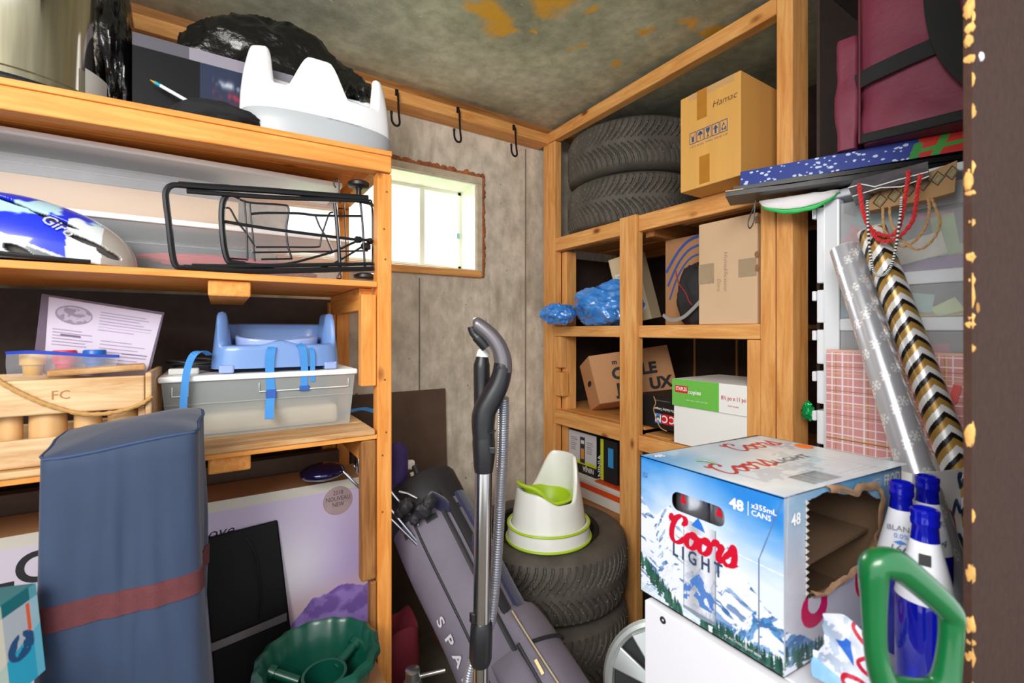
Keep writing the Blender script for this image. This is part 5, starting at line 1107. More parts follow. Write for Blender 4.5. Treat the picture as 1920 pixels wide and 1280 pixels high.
# black hockey box, printed upside down
kx = 1.372; ck = thing('hockey_box', 'black box with upside down white, red and blue letters beside the paper box', 'box', (1.5, 1.12, .868))
part(ck, 'box_body', B(kx, 1.045, .868, 1.60, 1.245, .985), pm('box_black', '19191c', .5), .002)
kp = lambda u, v, e=.0008: V3((kx-e, 1.245-.20*u, .868+.117*v)); REDB = pm('logo_red', 'd3202c', .5); BLB = pm('logo_blue', '4a86d8', .5)
for i, (c_, m_) in enumerate((('M', BLB), ('C', REDB), ('C', REDB))):
    u = .52+i*.155; part(ck, 'logo_tile', MB().obox(kp(u, .17, .0002), YV*.029, ZV*.036, (-.0005, 0, 0)), m_); text(ck, 'lettering', c_, kp(u+.0725, .17, .0009)+ZV*.031, -YV, -ZV, .026, WHITE, bold=.03, ext=0)
text(ck, 'lettering', 'The Hockey Company', kp(.72, .66), -YV, -ZV, .0095, WHITE, bold=.02, ext=0, width=.092); text(ck, 'lettering', 'LA COMPAGNIE DE HOCKEY', kp(.70, .90), -YV, -ZV, .0035, pm('faded_grey', 'a0a0a8'), ext=0)
part(ck, 'twine', MB().tube(smooth([kp(.50, 1.0, .003), kp(.55, .8, .004), kp(.50, .6, .003), kp(.56, .3, .003), kp(.66, .05, .004), kp(.8, -.02, .004)], 6), .0018, 7), KC)
# copy paper box with lid
sx0, sy0, sy1 = 1.318, 1.022, .757; pbx = thing('paper_box', 'white copy paper box with green and white lid printed red on top', 'box', (1.45, .89, .845))
part(pbx, 'box_body', B(sx0+.004, sy1+.003, .845, 1.585, sy0-.003, 1.03), pm('box_white', 'f2f2f0', .5), .002); part(pbx, 'lid', B(sx0, sy1, .975, 1.589, sy0, 1.066), pm('box_white', 'f2f2f0', .5), .002)
cv = Cv(240, 84, '6cc04a'); cv.rect(.66, 0, 1, 1, 'f4f4f2'); cv.mix(((cv.X*60) % 1 < .3)*(cv.X < .66)*.12, 'ffffff'); face('lid_print', pbx, (sx0, sy0, .975), (0, sy1-sy0, 0), (0, 0, .091), cv, SAT, .0008, label='green and white lid front')
cv = Cv(80, 80, 'c8202c'); cv.mix(np.clip((vnoise(cv.X*6, cv.Y*6, 2)-.5)*3, 0, 1)*.4, '8c1820'); face('lid_top', pbx, (sx0, sy0, 1.0662), (0, sy1-sy0, 0), (.271, 0, 0), cv, SAT, -.0006, label='red lid top')
lp = lambda u, v, e=.0018: V3((sx0-e, sy0+(sy1-sy0)*u, .975+.091*v))
part(pbx, 'logo_tile', MB().obox(lp(.045, .50, .001), YV*.050, ZV*.024, (-.0006, 0, 0)), pm('logo_red', 'd3202c')); text(pbx, 'lettering', 'STAPLES', lp(.14, .58), YV, ZV, .0125, WHITE, bold=.03, ext=0, width=.044)
text(pbx, 'lettering', 'copies', lp(.33, .50), YV, ZV, .0135, WHITE, bold=.03, ext=0); text(pbx, 'lettering', 'multiuse paper / papier multi-usage', lp(.36, .24), YV, ZV, .004, WHITE, ext=0); text(pbx, 'lettering', '8½ po x 11 po', lp(.84, .46), YV, ZV, .0125, RED, bold=.02, ext=0, width=.080); text(pbx, 'lettering', '5000 feuilles', lp(.84, .24), YV, ZV, .005, RED, ext=0)
# blender boxes
nx0 = 1.366; nb = thing('appliance_box', 'white and black blender box with a bottle picture, lettering upside down', 'box', (1.5, 1.54, .594))
part(nb, 'box_body', B(nx0, 1.448, .594, 1.62, 1.632, .778), pm('box_black', '19191c'), .002)
cv = Cv(130, 130, '19191c'); cv.rect(0, .30, 1, .98, 'c9c7cc'); cv.rect(0, .22, 1, .30, 'c8d020'); cv.rect(.42, .25, .60, .88, '2a2a30'); cv.rect(.45, .35, .57, .60, 'd08a3a'); cv.rect(.45, .72, .57, .80, 'd8d8dc'); cv.lines(.08, .5, .36, .85, 7, '8a8a92'); cv.lines(.66, .5, .94, .80, 6, '8a8a92')
face('printed_front', nb, (nx0, 1.632, .594), (0, -.184, 0), (0, 0, .184), cv, colmat('print_satin'), .0006); text(nb, 'lettering', 'NINJA', V3((nx0-.0012, 1.50, .628)), -YV, -ZV, .022, WHITE, bold=.02, ext=0, width=.07)
text(nb, 'lettering', 'NINJA', V3((nx0+.027, 1.4475, .60)), ZV, -V3((1, 0, 0)), .021, WHITE, bold=.03, ext=.0007, al='LEFT', width=.095)
n2_ = thing('appliance_box', 'black box with a bright yellow edge standing right of the white blender box', 'box', (1.5, 1.38, .594)); part(n2_, 'box_body', B(1.372, 1.335, .594, 1.62, 1.430, .772), pm('box_black', '19191c'), .002); part(n2_, 'edge_stripe', B(1.3712, 1.412, .596, 1.3718, 1.430, .770), pm('yellow_print', 'c8d020', .5)); part(n2_, 'picture', B(1.3712, 1.355, .66, 1.3718, 1.385, .74), pm('cyan_print', '2f8fd0', .5), .0)
n3_ = thing('appliance_box', 'slim grey box squeezed against the middle post, right of the yellow edge', 'box', (1.5, 1.29, .594)); part(n3_, 'box_body', B(1.378, 1.262, .594, 1.60, 1.322, .768), pm('box_grey', '9a98a2', .5), .002); text(n3_, 'lettering', 'BLENDER', V3((1.3774, 1.29, .65)), ZV, YV*-1*-1, .010, INK, ext=0)
# flat white and orange crates below them
ob = thing('flat_box', 'flat white box with an orange band under the blender boxes', 'box', (1.5, 1.46, .493)); part(ob, 'box_body', B(1.352, 1.262, .4935, 1.64, 1.662, .568), pm('box_white_b', 'd6d2cc', .6), .002)
part(ob, 'orange_band', B(1.3512, 1.262, .538, 1.3518, 1.662, .562), pm('orange_band', 'd8491c', .5), label='orange band'); ob2 = thing('flat_box', 'thin pale tray with an orange lip resting on the flat white box', 'tray', (1.5, 1.46, .569)); part(ob2, 'tray', B(1.348, 1.256, .5695, 1.64, 1.662, .586), pm('box_white_b', 'd6d2cc'), .002); part(ob2, 'orange_lip', B(1.348, 1.262, .5865, 1.64, 1.44, .593), pm('orange_band', 'd8491c'), .001, label='orange sheet on the tray')
part(ob2, 'rear_sheet', B(1.36, 1.4405, .5865, 1.64, 1.66, .5932), pm('box_white_b', 'd6d2cc'), .001)

# ================================================================ CONTENTS OF THE LEFT SHELVES
# ---- top shelf
s1 = SH1
zc = s1(-.33)+.001; cb_ = (-.362, 1.37)
ck2 = thing('steel_bin', 'tall polished steel bin at the left end of the top shelf', 'bin', (*cb_, zc))
part(ck2, 'bin_body', MB().lathe([(.150, .0), (.156, .006), (.156, .028), (.150, .034), (.150, .40), (.154, .405), (.150, .41)], (*cb_, zc), 72, bottom=True, top=True), pm('polished_steel', 'd6d0c2', .08, 1))
part(ck2, 'base_ring', MB().lathe([(.1575, .004), (.160, .010), (.1575, .016)], (*cb_, zc), 72), pm('base_black', '1c1e24', .3)); f = V3((.62, -.78, 0)); 
part(ck2, 'label', MB().grid([[V3((cb_[0]+.1575*math.cos(a), cb_[1]+.1575*math.sin(a), zc+h)) for a in (-.62, -.52, -.42, -.32, -.22)] for h in (.012, .085)]), pm('label_white', 'd8dad6', .5), label='white paper label')
BG = pm('black_poly', '0d0d0f', .2, coat=.5, bump=.9, bs=16, dist=.02, detail=8)
def bagblob(name, label, c, r, seed, n=48, amp=.24, fl=None):
    return tag(build(MB().blob(c, r, n, amp, 2.4, seed, flat=fl, ridged=True), name, BG), label, 'bag')
bagblob('plastic_bag', 'narrow black plastic bag between the steel bin and the dark box', (-.200, 1.42, s1(-.2)+.17), (.034, .10, .17), 2, fl=-.165)
bagblob('garbage_bag', 'big glossy black garbage bag behind the white booster seat', (.150, 1.545, s1(.15)+.245), (.255, .105, .215), 7, 72, amp=.22)
tb = thing('garbage_bag', 'smaller black garbage bag at the right end of the top shelf', 'bag', (.36, 1.52, s1(.36)))
part(tb, 'bag_body', MB().blob((.345, 1.50, s1(.36)+.175), (.085, .10, .172), 48, .24, 2.4, 12, flat=-.168, ridged=True), BG); part(tb, 'knot', MB().blob((.345, 1.36, s1(.36)+.20), (.03, .05, .035), 20, .3, 4, 4, ridged=True), BG)
dz0 = s1(0)+.004; db = thing('dark_box', 'dark printed box with blurred white and red lettering behind the booster', 'box', (.05, 1.38, dz0))
part(db, 'box_body', B(-.165, 1.335, dz0, .26, 1.43, dz0+.205), pm('box_dark', '15131a', .35), .002); cv = Cv(220, 130, '0e0d12'); X, Y = cv.X, cv.Y
cv.rect(0, .86, 1, 1, '8f8a96'); cv.mix((Y > .86)*(X < .25)*.6, '3a3840'); cv.mix(((X > .30) & (Y < .86))*.9, '2c3650'); cv.mix(((X > .30) & (Y < .30))*.9, '5a3c58')
for y_, h_, c_ in ((.66, .045, 'b8bcc8'), (.52, .05, 'a83048'), (.40, .05, '8a2c48')): cv.mix(np.exp(-((Y-y_)/h_)**2)*np.clip((vnoise(X*34, Y*5, int(y_*100), 3)-.35)*4, 0, 1)*(X > .36)*.9, c_)
cv.rect(.34, .22, .7, .27, '5f86b8'); face('printed_front', db, (-.165, 1.335, dz0), (.425, 0, 0), (0, 0, .205), cv, colmat('dim_print', .5, spec=.2), .0008)
mb = MB(); q = smooth([atd(x, y, d) for x, y, d in ((330, 200, 1.16), (350, 192, 1.12), (375, 205, 1.10), (400, 222, 1.10))], 5)
tag(build(MB().blob(tuple(V3((.01, 1.27, s1(0)+.022))), (.095, .055, .034), 32, .2, 2, 6, flat=-.018, ridged=True), 'dark_cloth', pm('dark_cloth', '141418', .85, bump=.4, bs=200)), 'crumpled dark cloth at the front edge of the top shelf', 'cloth')
a, b = atd(282, 150, 1.03), atd(388, 210, 1.06); pn = thing('paintbrush', 'white handled paintbrush with a teal ferrule lying on the dark cloth', 'brush', tuple(b))
part(pn, 'handle', MB().tube([b, a.lerp(b, .18)], .0042, 10), pm('brush_white', 'dce6ee', .3)); part(pn, 'ferrule', MB().tube([a.lerp(b, .18), a.lerp(b, .10)], .0046, 10), pm('ferrule_teal', '2aa0b8', .3, .4)); part(pn, 'bristles', MB().tube([a.lerp(b, .10), a], [.004, .001], 10), pm('bristle', 'a0923a', .8))
# ---- white booster seat with cut-out lobes
bz = s1(.23)+.001; bcn = V3((.228, 1.300, bz)); bo = thing('booster_seat', 'white plastic booster with three raised lobes at the right end of the top shelf', 'booster seat', bcn)
WB_ = pm('booster_white', 'f2f2f6', .28, coat=.3); GB_ = pm('booster_grey', 'b2b7bc', .35)
def lobe(a, c, w_, e=.16): d = abs((a-c+math.pi) % (2*math.pi)-math.pi); return sstep(w_+e, w_, d)
def bh(a): return .100+.088*max(lobe(a, -1.62, .15, .26), lobe(a, -2.85, .36, .24), lobe(a, -.20, .26, .26), lobe(a, 1.57, .85, .3)*.30)**.7
part(bo, 'seat_shell', shell(bcn+V3((0, 0, .030)), .186, .086, lambda z: 1.0-.13*(z/.20)**2.5, bh, .022, .045, 144, 20, power=2.5), WB_)
part(bo, 'base_band', MB().grid([[bcn+V3((.186*k*math.copysign(abs(math.cos(a))**.8, math.cos(a)), .086*k*math.copysign(abs(math.sin(a))**.8, math.sin(a)), z)) for a in [2*math.pi*i/96 for i in range(96)]] for k, z in ((.80, .010), (.90, .0), (.975, .004), (1.0, .034), (1.005, .056), (.99, .060))], False, True, flip=True), GB_, label='pale grey base band')
part(bo, 'base_plate', MB().lathe([(0, .010), (.150, .010)], bcn, 48), GB_).scale = (1, .48, 1)
bo.children[-1].scale = (1, .48, 1)
text(bo, 'raised_lettering', 'Bumbo', bcn+V3((.035, -.094, .058)), V3((1, .03, 0)), V3((0, .12, 1)), .020, WB_, bold=.03, ext=.001)
for i, x in enumerate((-.02, .0, .02)): pass
# ---- middle shelf: translucent bins
BN = clear('bin_plastic', 'dfe6ea', .24, .22); LD = pm('bin_lid', 'fafafa', .4)
def bin_(label, x0, x1, y0, y1, z0, z1, lidt=.014, mat=BN):
    t = thing('storage_bin', label, 'bin', ((x0+x1)/2, (y0+y1)/2, z0)); g = .004; i_ = .012
    m = MB(); m.grid([[V3((x0+i_*(1-k)+0, y0+i_*(1-k), z0+k*(z1-z0-lidt))), V3((x1-i_*(1-k), y0+i_*(1-k), z0+k*(z1-z0-lidt))), V3((x1-i_*(1-k), y1-i_*(1-k), z0+k*(z1-z0-lidt))), V3((x0+i_*(1-k), y1-i_*(1-k), z0+k*(z1-z0-lidt)))] for k in (0, 1)], False, True, sm=False, flip=True)
    m.add([(x0+i_, y0+i_, z0+.0005), (x1-i_, y0+i_, z0+.0005), (x1-i_, y1-i_, z0+.0005), (x0+i_, y1-i_, z0+.0005)], [(0, 3, 2, 1)])
    part(t, 'tub', m, mat); part(t, 'rib', MB().box(x0+.004, y0+.001, z0+(z1-z0)*.55, x1-.004, y0+.006, z0+(z1-z0)*.56), mat)
    part(t, 'lid', B(x0-.006, y0-.008, z1-lidt, x1+.006, y1+.006, z1), LD, .004, label='white lid'); return t
bin_('lower translucent storage bin on the middle left shelf', -.62, .315, 1.385, 1.63, 1.361, 1.502)
bin_('upper translucent storage bin stacked under the top shelf', -.62, .300, 1.40, 1.63, 1.503, 1.664)
tag(bev(build(B(-.58, 1.425, 1.507, .045, 1.60, 1.575), 'cardboard_box', KB2), .002), 'long flat cardboard box inside the upper translucent bin', 'box')
tag(bev(build(B(-.57, 1.44, 1.577, .02, 1.60, 1.625), 'grey_blanket', pm('grey_cloth', '9d9fa4', .9, bump=.4, bs=60, var=.15, vs=9)), .01), 'folded grey blanket on the cardboard inside the upper bin', 'blanket')
tag(bev(build(B(-.57, 1.43, 1.365, .08, 1.60, 1.455), 'dark_blanket', pm('charcoal_cloth', '4c5058', .9, bump=.4, bs=60, var=.2, vs=9)), .012), 'folded charcoal blanket inside the lower translucent bin', 'blanket')
tag(build(MB().blob((.0, 1.413, 1.41), (.165, .010, .016), 24, .2, 3, 5), 'red_cloth', pm('red_cloth', 'b83a48', .8, bump=.3, bs=80)), 'flattened red cloth against the front of the lower bin', 'cloth'); tag(build(MB().blob((.17, 1.50, 1.395), (.08, .06, .026), 24, .2, 3, 8, flat=-.022), 'maroon_cloth', pm('maroon_cloth', '8c3038', .8, bump=.3, bs=80)), 'small maroon bundle in the right end of the lower bin', 'cloth')
# ---- helmet
hcn = V3((-.335, 1.290, 1.363)); he = thing('bike_helmet', 'blue, white and grey cycling helmet at the left end of the middle shelf', 'helmet', hcn)
nx_, ny_ = 420, 150; P = np.zeros((ny_, nx_, 3)); 
for i in range(ny_):
    th = (i/(ny_-1))*math.pi/2*.99
    for j in range(nx_):
        a = 2*math.pi*j/nx_; x = .185*math.cos(a)*math.cos(th); y = .080*math.sin(a)*math.cos(th); zz = .138*math.sin(th)**.9
        zz *= 1-.28*(math.cos(a)*math.cos(th)+.2)*.5; P[i, j] = (hcn.x+x, hcn.y+y, hcn.z+max(0, zz)+.002)
img = Cv(nx_, ny_, '5f6266'); lx = (P[..., 0]-hcn.x)/.185; lz = (P[..., 2]-hcn.z)/.138; ly = (P[..., 1]-hcn.y)/.08
diag = lz+.60*lx                       # band falls to the right
img.mix(np.clip((vnoise(lx*6+3, lz*6+3, 3)-.4)*2, 0, 1)*.3, '8a8c8e'); img.mix((diag > .33)*1., '1430d8'); img.mix(((diag > .30) & (diag < .345))*1., 'c8c8cc')
img.mix(np.clip((vnoise(lx*4+9, lz*5+2, 8, 4)-.56)*14, 0, 1)*(diag > .52), 'b4dcea'); img.mix(np.clip((vnoise(lx*3+1, lz*4, 12, 3)-.36)*12, 0, 1)*(lx > .45)*(diag > .34), 'dfe9ea'); img.mix((lx > .72)*(diag > .30)*1., 'a9a39c')
vent = np.zeros(lx.shape, bool)
for (cx, cz_, rx_, rz_) in ((.35, .62, .20, .045), (-.05, .86, .22, .04), (.60, .34, .16, .05), (.1, .12, .10, .06), (-.35, .35, .13, .06), (.78, .18, .10, .06), (-.5, .75, .15, .06)):
    u_ = (lx-cx)/rx_; w_ = (lz-cz_+.55*(lx-cx))/rz_; vent |= (u_**2+w_**2 < 1)
vent &= ly < .55
hs_ = colgrid('helmet_shell', he, P, img.a, colmat('helmet_print', .22, coat=.8), cu=True, hole=vent, smoothf=True); m_ = hs_.modifiers.new('s', 'SOLIDIFY'); m_.thickness = .010; m_.offset = -1
part(he, 'inner_shell', MB().grid([[hcn+V3((.168*math.cos(2*math.pi*j/60)*math.cos(t_), .066*math.sin(2*math.pi*j/60)*math.cos(t_), .118*math.sin(t_)*(1-.28*(math.cos(2*math.pi*j/60)*math.cos(t_)+.2)*.5)+.003)) for j in range(60)] for t_ in [k*math.pi/2/20 for k in range(21)]], False, True, flip=True), pm('foam_grey', '55504c', .9, bump=.4, bs=200))
q = lambda t_, a_: hcn+V3((.187*math.cos(a_)*math.cos(t_), .083*math.sin(a_)*math.cos(t_), .140*math.sin(t_)*(1-.28*(math.cos(a_)*math.cos(t_)+.2)*.5)))
text(he, 'lettering', 'Giro', q(.52, -1.15), V3((.80, .0, -.55)), V3((.45, .35, .8)), .019, pm('helmet_grey', 'b9b9c0', .5), bold=.02, ext=.004, shear=.2)
part(he, 'chin_strap', MB().tube(smooth([hcn+V3((-.1, -.085, .035)), hcn+V3((-.02, -.088, .012)), hcn+V3((.05, -.086, .006)), hcn+V3((.12, -.07, .005))], 5), .004, 8), BK)
# ---- black wire bike rack
WR = pm('black_wire', '1e1f22', .35, .4); br = thing('bike_rack', 'black wire bicycle carrier with a folding basket on the middle shelf', 'bike rack', (.1, 1.27, 1.362))
yf, yb = 1.225, 1.32
def wire(pts, r, Yp=1.235, name='wire', k=4, ds=None):
    q = [onY(x, y, Yp+(ds[i] if ds else 0)) for i, (x, y) in enumerate(pts)]
    for v in q: v.z = max(v.z, 1.3615+r)
    return part(br, name, MB().tube(smooth(q, k) if k else q, r, 8), WR)
wire([(430, 351), (340, 347), (322, 348), (313, 356), (311, 372), (317, 420), (324, 480), (332, 500), (345, 507), (440, 512)], .0062, 1.225, 'side_tube')
wire([(335, 346), (400, 351), (500, 357), (600, 365), (690, 371)], .0075, 1.225, 'top_rail', 2); wire([(350, 358), (400, 362), (480, 368), (560, 372), (690, 376)], .0055, 1.225, 'top_rail', 2)
wire([(345, 507), (450, 512), (560, 507), (700, 503)], .0070, 1.225, 'bottom_rail', 2); wire([(360, 498), (420, 499), (520, 498), (700, 494)], .0050, 1.225, 'bottom_rail', 2)
wire([(424, 368), (418, 380), (416, 410), (420, 460), (427, 487), (436, 492), (460, 495)], .0065, 1.232, 'side_tube'); wire([(420, 415), (500, 428), (600, 441), (668, 449), (690, 450)], .0038, 1.235)
wire([(424, 390), (432, 392), (445, 415), (463, 438), (478, 462)], .0022); wire([(458, 375), (462, 420), (464, 482), (460, 486), (430, 484)], .0022); wire([(468, 378), (470, 400), (474, 440), (478, 490)], .002)
wire([(450, 374), (470, 380), (530, 384), (540, 388), (541, 400), (537, 430), (540, 460), (546, 482), (542, 485), (490, 486)], .0024); wire([(470, 401), (500, 399), (560, 400), (600, 404), (680, 405)], .0030)
wire([(592, 405), (600, 425), (612, 445), (622, 468), (626, 472)], .0022); wire([(625, 398), (618, 400), (612, 415), (604, 440), (600, 458), (594, 463), (540, 463), (480, 463)], .0022); wire([(474, 473), (560, 472), (640, 471), (690, 470)], .0022)
wire([(440, 492), (490, 496), (540, 494), (590, 482), (630, 470), (660, 456), (680, 448)], .0030); wire([(480, 500), (560, 508), (610, 500), (640, 486), (670, 468), (690, 455)], .0026); wire([(628, 381), (632, 420), (636, 470), (638, 508)], .0048, 1.230, 'side_tube'); wire([(676, 380), (680, 420), (683, 480), (685, 505)], .0030)
wire([(636, 372), (636, 345), (634, 336), (628, 336), (626, 345), (630, 352)], .0020, 1.228); wire([(645, 376), (648, 440), (650, 500)], .0016, 1.29); wire([(690, 377), (698, 385), (699, 480), (698, 500)], .0028, 1.29)
wire([(640, 372), (690, 380), (699, 388)], .005, 1.26, 'cross_tube'); wire([(424, 368), (436, 366), (450, 372)], .004, 1.29); wire([(637, 508), (640, 520), (636, 527), (632, 522), (636, 512)], .0020, 1.218)
for (x, y, r) in ((672, 449, .011), (686, 462, .013), (694, 452, .010)): part(br, 'clamp', MB().blob(onY(x, y, 1.245), (r, r*.8, r*.8), 12, .25, 3, x), WR)
for (px, py, sg) in ((673, 347, 1), (684, 518, -1)):
    c = onY(px, py, 1.262); 
    if sg < 0: c.z = max(c.z, 1.371)
    part(br, 'knob', MB().lathe([(0, .008), (.024, .0078), (.0285, .004), (.0285, -.004), (.024, -.0078), (0, -.008)], c, 28), BK)
    if sg > 0: part([o_ for o_ in br.children if o_.name.startswith('knob')][0], 'knob_stem', MB().lathe([(.010, -.008), (.007, -.016), (.007, -.032)], c, 16), WR)
# ---- lower shelf: crate
CW_ = wood('crate_wood', 0, 'e3c49a', 'b98a58', False); zs = Z3+.001; ct = thing('wooden_crate', 'rustic pale wooden crate with a rope handle at the left of the lower shelf', 'crate', (-.28, 1.34, zs))
cx0, cx1, cy0, cy1 = -.52, -.118, 1.212, 1.42
part(ct, 'slat', B(cx0, cy0, 1.070, cx1-.012, cy0+.010, 1.137), CW_, .003); part(ct, 'slat', B(cx0, cy0, zs, cx1-.012, cy0+.010, 1.026), CW_, .003)
part(ct, 'slat', B(cx0, cy1-.010, 1.070, cx1-.012, cy1, 1.137), CW_, .003); part(ct, 'slat', B(cx0, cy1-.010, zs, cx1-.012, cy1, 1.026), CW_, .003)
part(ct, 'end_panel', B(cx1-.011, cy0, zs, cx1, cy1, 1.143), CW_, .003); part(ct, 'end_panel', B(cx0-.0115, cy0, zs, cx0-.0005, cy1, 1.143), CW_, .003); part(ct, 'corner_post', B(cx1-.024, cy0+.0105, zs, cx1-.0115, cy0+.032, 1.132), CW_, .002); part(ct, 'base_board', B(cx0, cy0+.011, zs, cx1-.012, cy1-.011, zs+.008), CW_, .001)
part(ct, 'rope_handle', MB().tube(smooth([onY(x, y, cy0-.006) for x, y in ((-30, 690), (5, 718), (50, 742), (100, 762), (160, 776), (220, 772), (265, 757), (286, 742))], 8), [.0042+.0009*math.sin(i*2.2) for i in range(57)], 8), pm('jute', 'c09458', .9, bump=.8, bs=300)); 
text(ct, 'burnt_mark', 'FC', onY(114, 748, cy0-.0008), V3((1, 0, 0)), ZV, .017, pm('burnt', 'a87644', .8), ext=0)
sk = None; lbs = ('wooden skittle log at the far left inside the crate', 'wooden skittle log second from the left in the crate gap', 'wooden skittle log third from the left in the crate gap', 'wooden skittle log nearest the crate corner post')
for i, (a_, b_) in enumerate(((-6, 44), (52, 128), (137, 193), (200, 262))):
    p0, p1 = onY(a_, 800, 1.25), onY(b_, 800, 1.25); r = (p1.x-p0.x)/2*.95; c = ((p0.x+p1.x)/2, 1.252, zs+.009)
    tag(build(MB().lathe([(0, 0), (r, 0), (r, .112), (r*.95, .116), (0, .116)], c, 28), 'wooden_log', pm('log_wood', 'd6a870', .55, var=.08, vs=6, stretch=(12, 12, 1))), lbs[i], 'wooden log', 'wooden logs in the crate')
p0, p1 = onY(150, 712, 1.26), onY(262, 702, 1.30); tag(bev(build(MB().obox(V3((-.285, 1.248, 1.1375)), V3((.15, .03, .006)), (-.006, .045, 0), (0, 0, .014)), 'wood_offcut', PW[0]), .004), 'pale wood offcut lying across the crate top', 'board')
# play dough tubs in a zip bag
zb = thing('zip_bag', 'clear zip bag with a blue seal holding three modelling clay tubs on the crate', 'bag', (-.31, 1.30, 1.139))
for (px, py, c_, nm2) in ((62, 678, 'e8b020', 'yellow'), (122, 680, 'd8304c', 'pink'), (178, 682, '1668c0', 'blue')):
    c = onY(px, py, 1.315); t = thing('clay_tub', nm2+' lidded modelling clay tub inside the zip bag on the crate', 'tub', (c.x, c.y, 1.139), 'modelling clay tubs')
    part(t, 'lid', MB().lathe([(0, .050), (.018, .050), (.0195, .047), (.0195, .022), (.018, .0215)], (c.x, c.y, 1.139), 24), pm('tub_'+nm2, c_, .35)); part(t, 'tub', MB().lathe([(.014, .0), (.0165, .037)], (c.x, c.y, 1.139), 24, bottom=True), pm('tub_'+nm2, c_))
a, b = onY(12, 662, 1.285), onY(224, 668, 1.285); zc_ = [a, onY(60, 660, 1.27), onY(120, 663, 1.27), onY(175, 667, 1.275), b]
part(zb, 'zip_seal', MB().band(smooth(zc_, 4), (0, -.2, 1), .007, .003), pm('zip_blue', '2a44b0', .4), label='blue zip seal')
qs = smooth(zc_, 4); lo = [V3((p.x*.93-.02, 1.275, 1.139)) for p in qs]; part(zb, 'bag_film', MB().grid([[p.lerp(l, k/4)+V3((0, -.006*math.sin(k/4*math.pi), 0)) for k in range(5)] for p, l in zip(qs, lo)]), clear('zip_film', 'd8d8e0', .22, .1))
# instruction booklet in a plastic sleeve
bk = thing('instruction_sheet', 'printed instruction sheet in a clear purple-edged sleeve leaning on the back of the crate', 'paper', (-.20, 1.40, 1.144))
Q = [onY(82, 700, 1.33), onY(272, 712, 1.33), onY(304, 590, 1.40), onY(92, 556, 1.40)]; P0, PU, PV = Q[0], Q[1]-Q[0], Q[3]-Q[0]
cv = Cv(190, 150, 'e6e2f0'); cv.mix(((cv.X-.22)/.16)**2+((cv.Y-.80)/.13)**2 < 1, '8a8496'); cv.mix((((cv.X-.22)/.15)**2+((cv.Y-.80)/.11)**2 < 1)*(vnoise(cv.X*20, cv.Y*20, 3) > .5)*1., 'c8c4d0')
cv.lines(.44, .62, .96, .92, 7, 'a49cb6', .3, 3); cv.lines(.05, .36, .42, .60, 6, '8f88a4', .3, 5); cv.lines(.48, .12, .96, .52, 8, '9a92ae', .3, 7); cv.rect(.12, .50, .30, .525, '3a3440'); cv.rect(.70, .33, .96, .345, '3a3440')
Pn = np.zeros((150, 190, 3)); BL_, BR_, TR_, TL_ = [np.array(v) for v in Q]; u_, v_ = cv.X[..., None], cv.Y[..., None]; Pn = (BL_*(1-u_)+BR_*u_)*(1-v_)+(TL_*(1-u_)+TR_*u_)*v_
pg = colgrid('page', bk, Pn, cv.a, colmat('paper_print', .6)); pg.modifiers.new('s', 'SOLIDIFY').thickness = .003
Q2 = [onY(62, 700, 1.328), onY(278, 716, 1.328), onY(309, 586, 1.397), onY(80, 551, 1.397)]; part(bk, 'sleeve', MB().prism(Q2, (0, .0008, .0005)), clear('sleeve_film', 'c4b0d0', .14, .1)).location.y = -.006
# clear bin
def cbin():
    t = bin_('clear storage bin with a white lid under the blue booster seat', -.110, .318, 1.30, 1.60, zs, 1.125, .014, clear('bin_clear', 'cfd6d4', .38, .15)); 
    for x0, x1 in ((-.09, -.06), (.085, .30)): part(t, 'grip_rim', MB().tube([(x0, 1.2985, 1.10), (x0, 1.2985, 1.078), (x1, 1.2985, 1.078), (x1, 1.2985, 1.10)], .0016, 6), pm('rim_pale', 'dfe4e2', .4))
cbin(); tag(bev(build(B(-.08, 1.33, zs+.002, .28, 1.57, zs+.055), 'folded_towels', pm('towel', 'b9a88c', .95, bump=.5, bs=60, var=.15, vs=8)), .012), 'folded beige towels inside the clear bin', 'towel')
# cables
cbt = thing('cable_coil', 'tangled dark cables between the crate and the blue seat', 'cable', (-.06, 1.42, 1.126)); rnd = random.Random(4)
for k in range(4): part(cbt, 'cable', MB().tube([V3((-.045+.045*math.cos(a)*(1+.15*k), 1.43+.05*math.sin(a), 1.131+.007*k+.004*math.sin(3*a+k))) for a in [2*math.pi*i/40 for i in range(40)]], .0035, 8, True), BK)
tag(bev(build(B(-.100, 1.335, 1.1255, -.040, 1.365, 1.140), 'adapter', pm('pale_adapter', 'c8ccc8', .4)), .003), 'small white plug adapter on the clear bin lid', 'adapter')
# ---- blue strap-on booster
BS = pm('seat_blue', '6f94cf', .3, coat=.3); BL2 = pm('seat_lavender', '93a8dc', .3, coat=.3); ST = pm('strap_blue', '3f8ed8', .7, bump=.4, bs=400)
sc_ = V3((.135, 1.405, 1.126)); bs_ = thing('booster_seat', 'light blue strap-on child seat standing on the clear bin', 'booster seat', sc_)
def sh_(a):
    k = abs(math.cos(a)); arm = sstep(.72, .88, k); back = lobe(a, math.pi/2, .9, .3)*.055; mid = .012*sstep(.35, .0, abs(math.cos(a)))*(math.sin(a) < 0); return .048+max(arm*.084, back)+mid
part(bs_, 'seat_shell', shell(sc_+V3((0, 0, .010)), .152, .100, lambda z: 1-.08*z/.13, sh_, .022, .035, 160, 14, power=5), BS)
for x in (-.135, .105): part(bs_, 'foot', B(sc_.x+x, sc_.y-.101, 1.1262, sc_.x+x+.032, sc_.y-.06, 1.146), BL2, .004); part(bs_, 'foot', B(sc_.x+x, sc_.y+.06, 1.1262, sc_.x+x+.032, sc_.y+.09, 1.146), BL2, .004)
